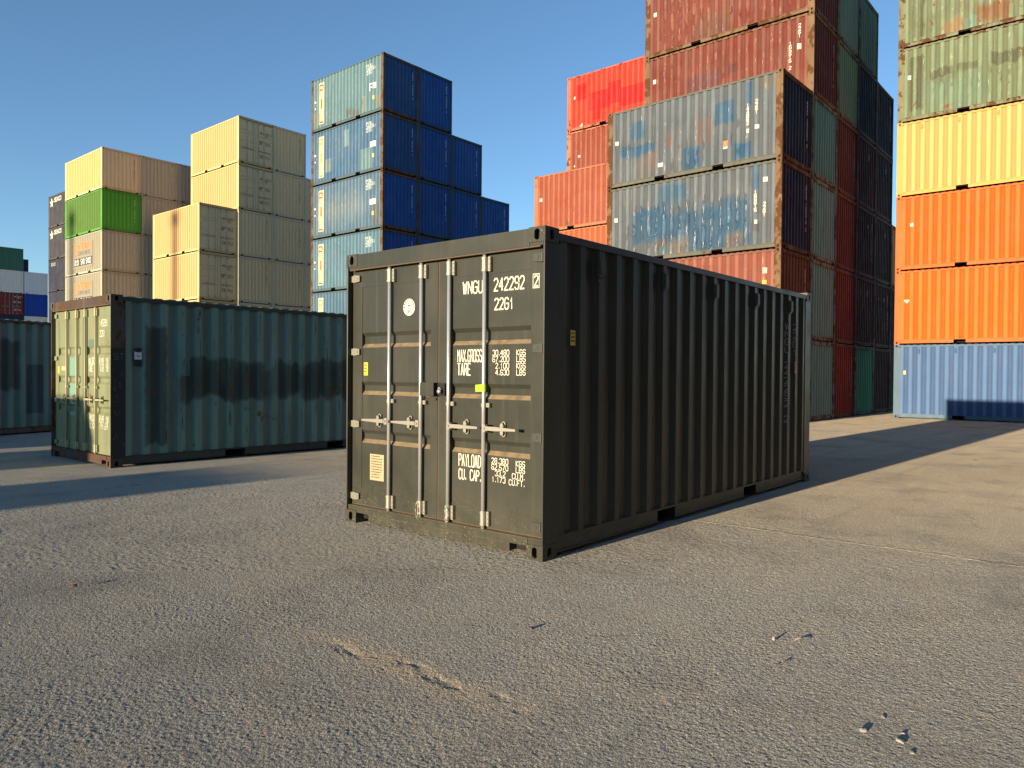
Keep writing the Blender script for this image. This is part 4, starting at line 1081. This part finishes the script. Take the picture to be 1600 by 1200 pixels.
for i_, (t_, n_) in enumerate((('faded teal topmost', 30), ('mid blue patched', 40), ('scuffed pale blue', 120), ('pale turquoise third', 30))):
    scrapes(find(t_), 20+i_, n_, .3, 5.7, .2, 2.5, (.42, .45, .42), .45)
for i_, o_ in enumerate([o for l, o in byl.items() if 'column of the tall rusty wall' in l]):
    scrapes(o_, 40+i_, 26, .2, 2.3, .2, 2.3, RUSTY if i_ % 2 else (.10, .085, .075), .6, 'rust_runs', 'end')

# ================================================================== things beside the picture whose shadows fall into it
CC = (.20, .22, .24)
place(-21.1, 9.60, 0, HS, 'grey container out of the picture shading the pale green doors', CC, CC, wear=.3, marks=False).rotation_euler = (0, 0, 0)
bpy.context.view_layer.update()
def caster(lab, xb, y0, sc_=None):
    o = container(lab, xb-L, y0, 0, 0, CC, CC, wear=.3, marks=False, scale=sc_); return o
last = [o for o in bpy.data.objects if o.get('label', '').startswith('grey container out of the picture shading')][0]
last.location = (-15.05-L, 10.02, 0)
caster('grey container out of the picture, its shadow the nearest band on the asphalt', -23.9, 6.63, (1, .74, 1))
caster('grey container out of the picture, its shadow the farthest band on the asphalt', -13.2, 13.40)
for lab, my, hh, mx in (('tall light mast out of the picture whose shadow crosses the cream stack', 48.4, 23.7, -100), ('tall light mast out of the picture whose shadow crosses the green container', 57.1, 24.0, -100)):
    r = bpy.data.objects.new('light_mast', None); COL.objects.link(r); r.location = (mx, my, 0); r['label'] = lab; r['category'] = 'light mast'; r['group'] = 'tall light masts'
    mb = MB(); mb.cyl((0, 0, 0), (0, 0, hh), .40, .28, n=16); mb.cyl((0, 0, 0), (0, 0, .3), .7, n=16); obj('pole', mb.mesh('pole', M_GALV, True), r)
    mb = MB(); mb.cyl((0, 0, hh-.6), (0, 0, hh-.4), .6, n=16)
    for k in range(8): mb.box(-.12+.5*math.cos(k*.785), .12+.5*math.cos(k*.785), -.12+.5*math.sin(k*.785), .12+.5*math.sin(k*.785), hh-.9, hh-.62)
    obj('lamp_head', mb.mesh('lamp_head', M_GALV), r)

# ================================================================== small litter on the asphalt
M_STONE = simple('pale_stone', (.42, .38, .30), .85, 0, 30, .5, .002)
def blob(name, label, cat, x, y, sx, sy, sz, mat, seed, rz=0, group=None):
    rnd = random.Random(seed); bm = bmesh.new(); bmesh.ops.create_icosphere(bm, subdivisions=2, radius=1)
    ph = [rnd.uniform(0, 6) for _ in range(6)]
    for v in bm.verts:
        d = 1+.18*math.sin(3*v.co.x+ph[0])+.15*math.sin(4*v.co.y+ph[1])+.12*math.sin(5*v.co.z+ph[2]); v.co *= d
        v.co.x *= sx; v.co.y *= sy; v.co.z = max(v.co.z, -.5)*sz
    me = bpy.data.meshes.new(name); bm.to_mesh(me); bm.free(); me.materials.append(mat)
    o = obj(name, me, None, None, (x, y, sz*.45), (0, 0, rz)); o['label'] = label; o['category'] = cat
    if group: o['group'] = group
    return o
gl = 'small stones on the asphalt'
blob('stone', 'pale stone lower right, left one of the close pair', 'stone', -1.30, -2.66, .016, .013, .007, M_STONE, 1, .4, gl)
blob('stone', 'pale stone lower right, right one of the close pair', 'stone', -1.30, -2.80, .018, .012, .008, M_STONE, 2, 1.0, gl)
blob('stone', 'tiny pale stone just beyond the close pair', 'stone', -1.22, -2.79, .010, .009, .004, M_STONE, 3, .2, gl)
blob('stone', 'small pale upright stone casting a thin shadow at lower right', 'stone', -.50, -1.985, .008, .008, .012, M_STONE, 4, 0, gl)
blob('stone', 'dark pebble in front of the green front container', 'stone', -1.23, -.87, .018, .012, .010, simple('dark_stone', (.08, .08, .08), .8), 5, .3, gl)
def leaf(name, label, cat, x, y, ln, wd, mat, rz, arch, group=None):
    mb = MB(); n = 8; V = []
    for k in range(n+1):
        s = k/n; hw = wd*math.sin(math.pi*min(1, s*1.05+.02))**.7 if s < .97 else wd*.05
        V.append((ln*(s-.5), hw, .004+arch*math.sin(math.pi*s)))
    for (a, b) in zip(V, V[1:]):
        mb.quad((a[0], -a[1], a[2]+a[1]*.5), (b[0], -b[1], b[2]+b[1]*.5), (b[0], 0, b[2]), (a[0], 0, a[2]))
        mb.quad((a[0], 0, a[2]), (b[0], 0, b[2]), (b[0], b[1], b[2]+b[1]*.6), (a[0], a[1], a[2]+a[1]*.6))
    o = obj(name, mb.mesh(name, mat), None, None, (x, y, .002), (0, 0, rz)); o['label'] = label; o['category'] = cat
    if group: o['group'] = group
leaf('dry_leaf', 'curled reddish-brown dry leaf on the asphalt at left', 'leaf', -2.62, 1.93, .06, .016, simple('dry_leaf', (.40, .14, .06), .7), 1.9, .014)
leaf('twig', 'thin pale curved twig on the asphalt at lower left', 'twig', -3.24, .56, .075, .005, simple('dry_twig', (.36, .30, .18), .8), 2.2, .016)

# a wall of old containers along the yard on the right, out of the picture, darkening the shaded sides
WC = [(.16, .035, .018), (.22, .06, .025), (.12, .06, .035), (.20, .10, .04), (.18, .045, .02)]
WN = ['red', 'rust', 'brown', 'ochre', 'red-brown']
for i in range(6):
    for k in range(5):
        j = (i*2+k*3) % 5
        container(f'{WN[j]} {ORD[k]} container of the unseen wall right of the camera, place {i+1} along it', -12+i*6.15, -12.5, k*HS, 0, WC[j], wear=.6, marks=False, group='containers of the unseen wall right of the camera')

leaf('twig', 'short pale straight twig lying left of the front container', 'twig', -1.259, 1.015, .07, .004, simple('straw', (.45, .38, .25), .8), .3, .008)
leaf('dry_leaf', 'pale flat leaf beside the upright stone at lower right', 'leaf', -0.430, -2.105, .07, .010, simple('straw_leaf', (.48, .40, .26), .8), -.9, .006)
leaf('dry_leaf', 'small dark leaf at lower right, below the upright stone', 'leaf', -0.832, -2.148, .03, .009, simple('dark_leaf', (.05, .04, .03), .8), -.6, .006)
for (sx_, sy_, lb) in ((3.754, -1.663, 'lone tiny stone on the lit ground right of the front container'), (-1.106, -2.688, 'pale flake on the asphalt just above the close pair of stones'), (-1.358, -2.851, 'pale flake at the bottom right below the close pair of stones')):
    blob('stone', lb, 'stone', sx_, sy_, .016, .008, .003, M_STONE, int(abs(sx_*100)), .5, gl)
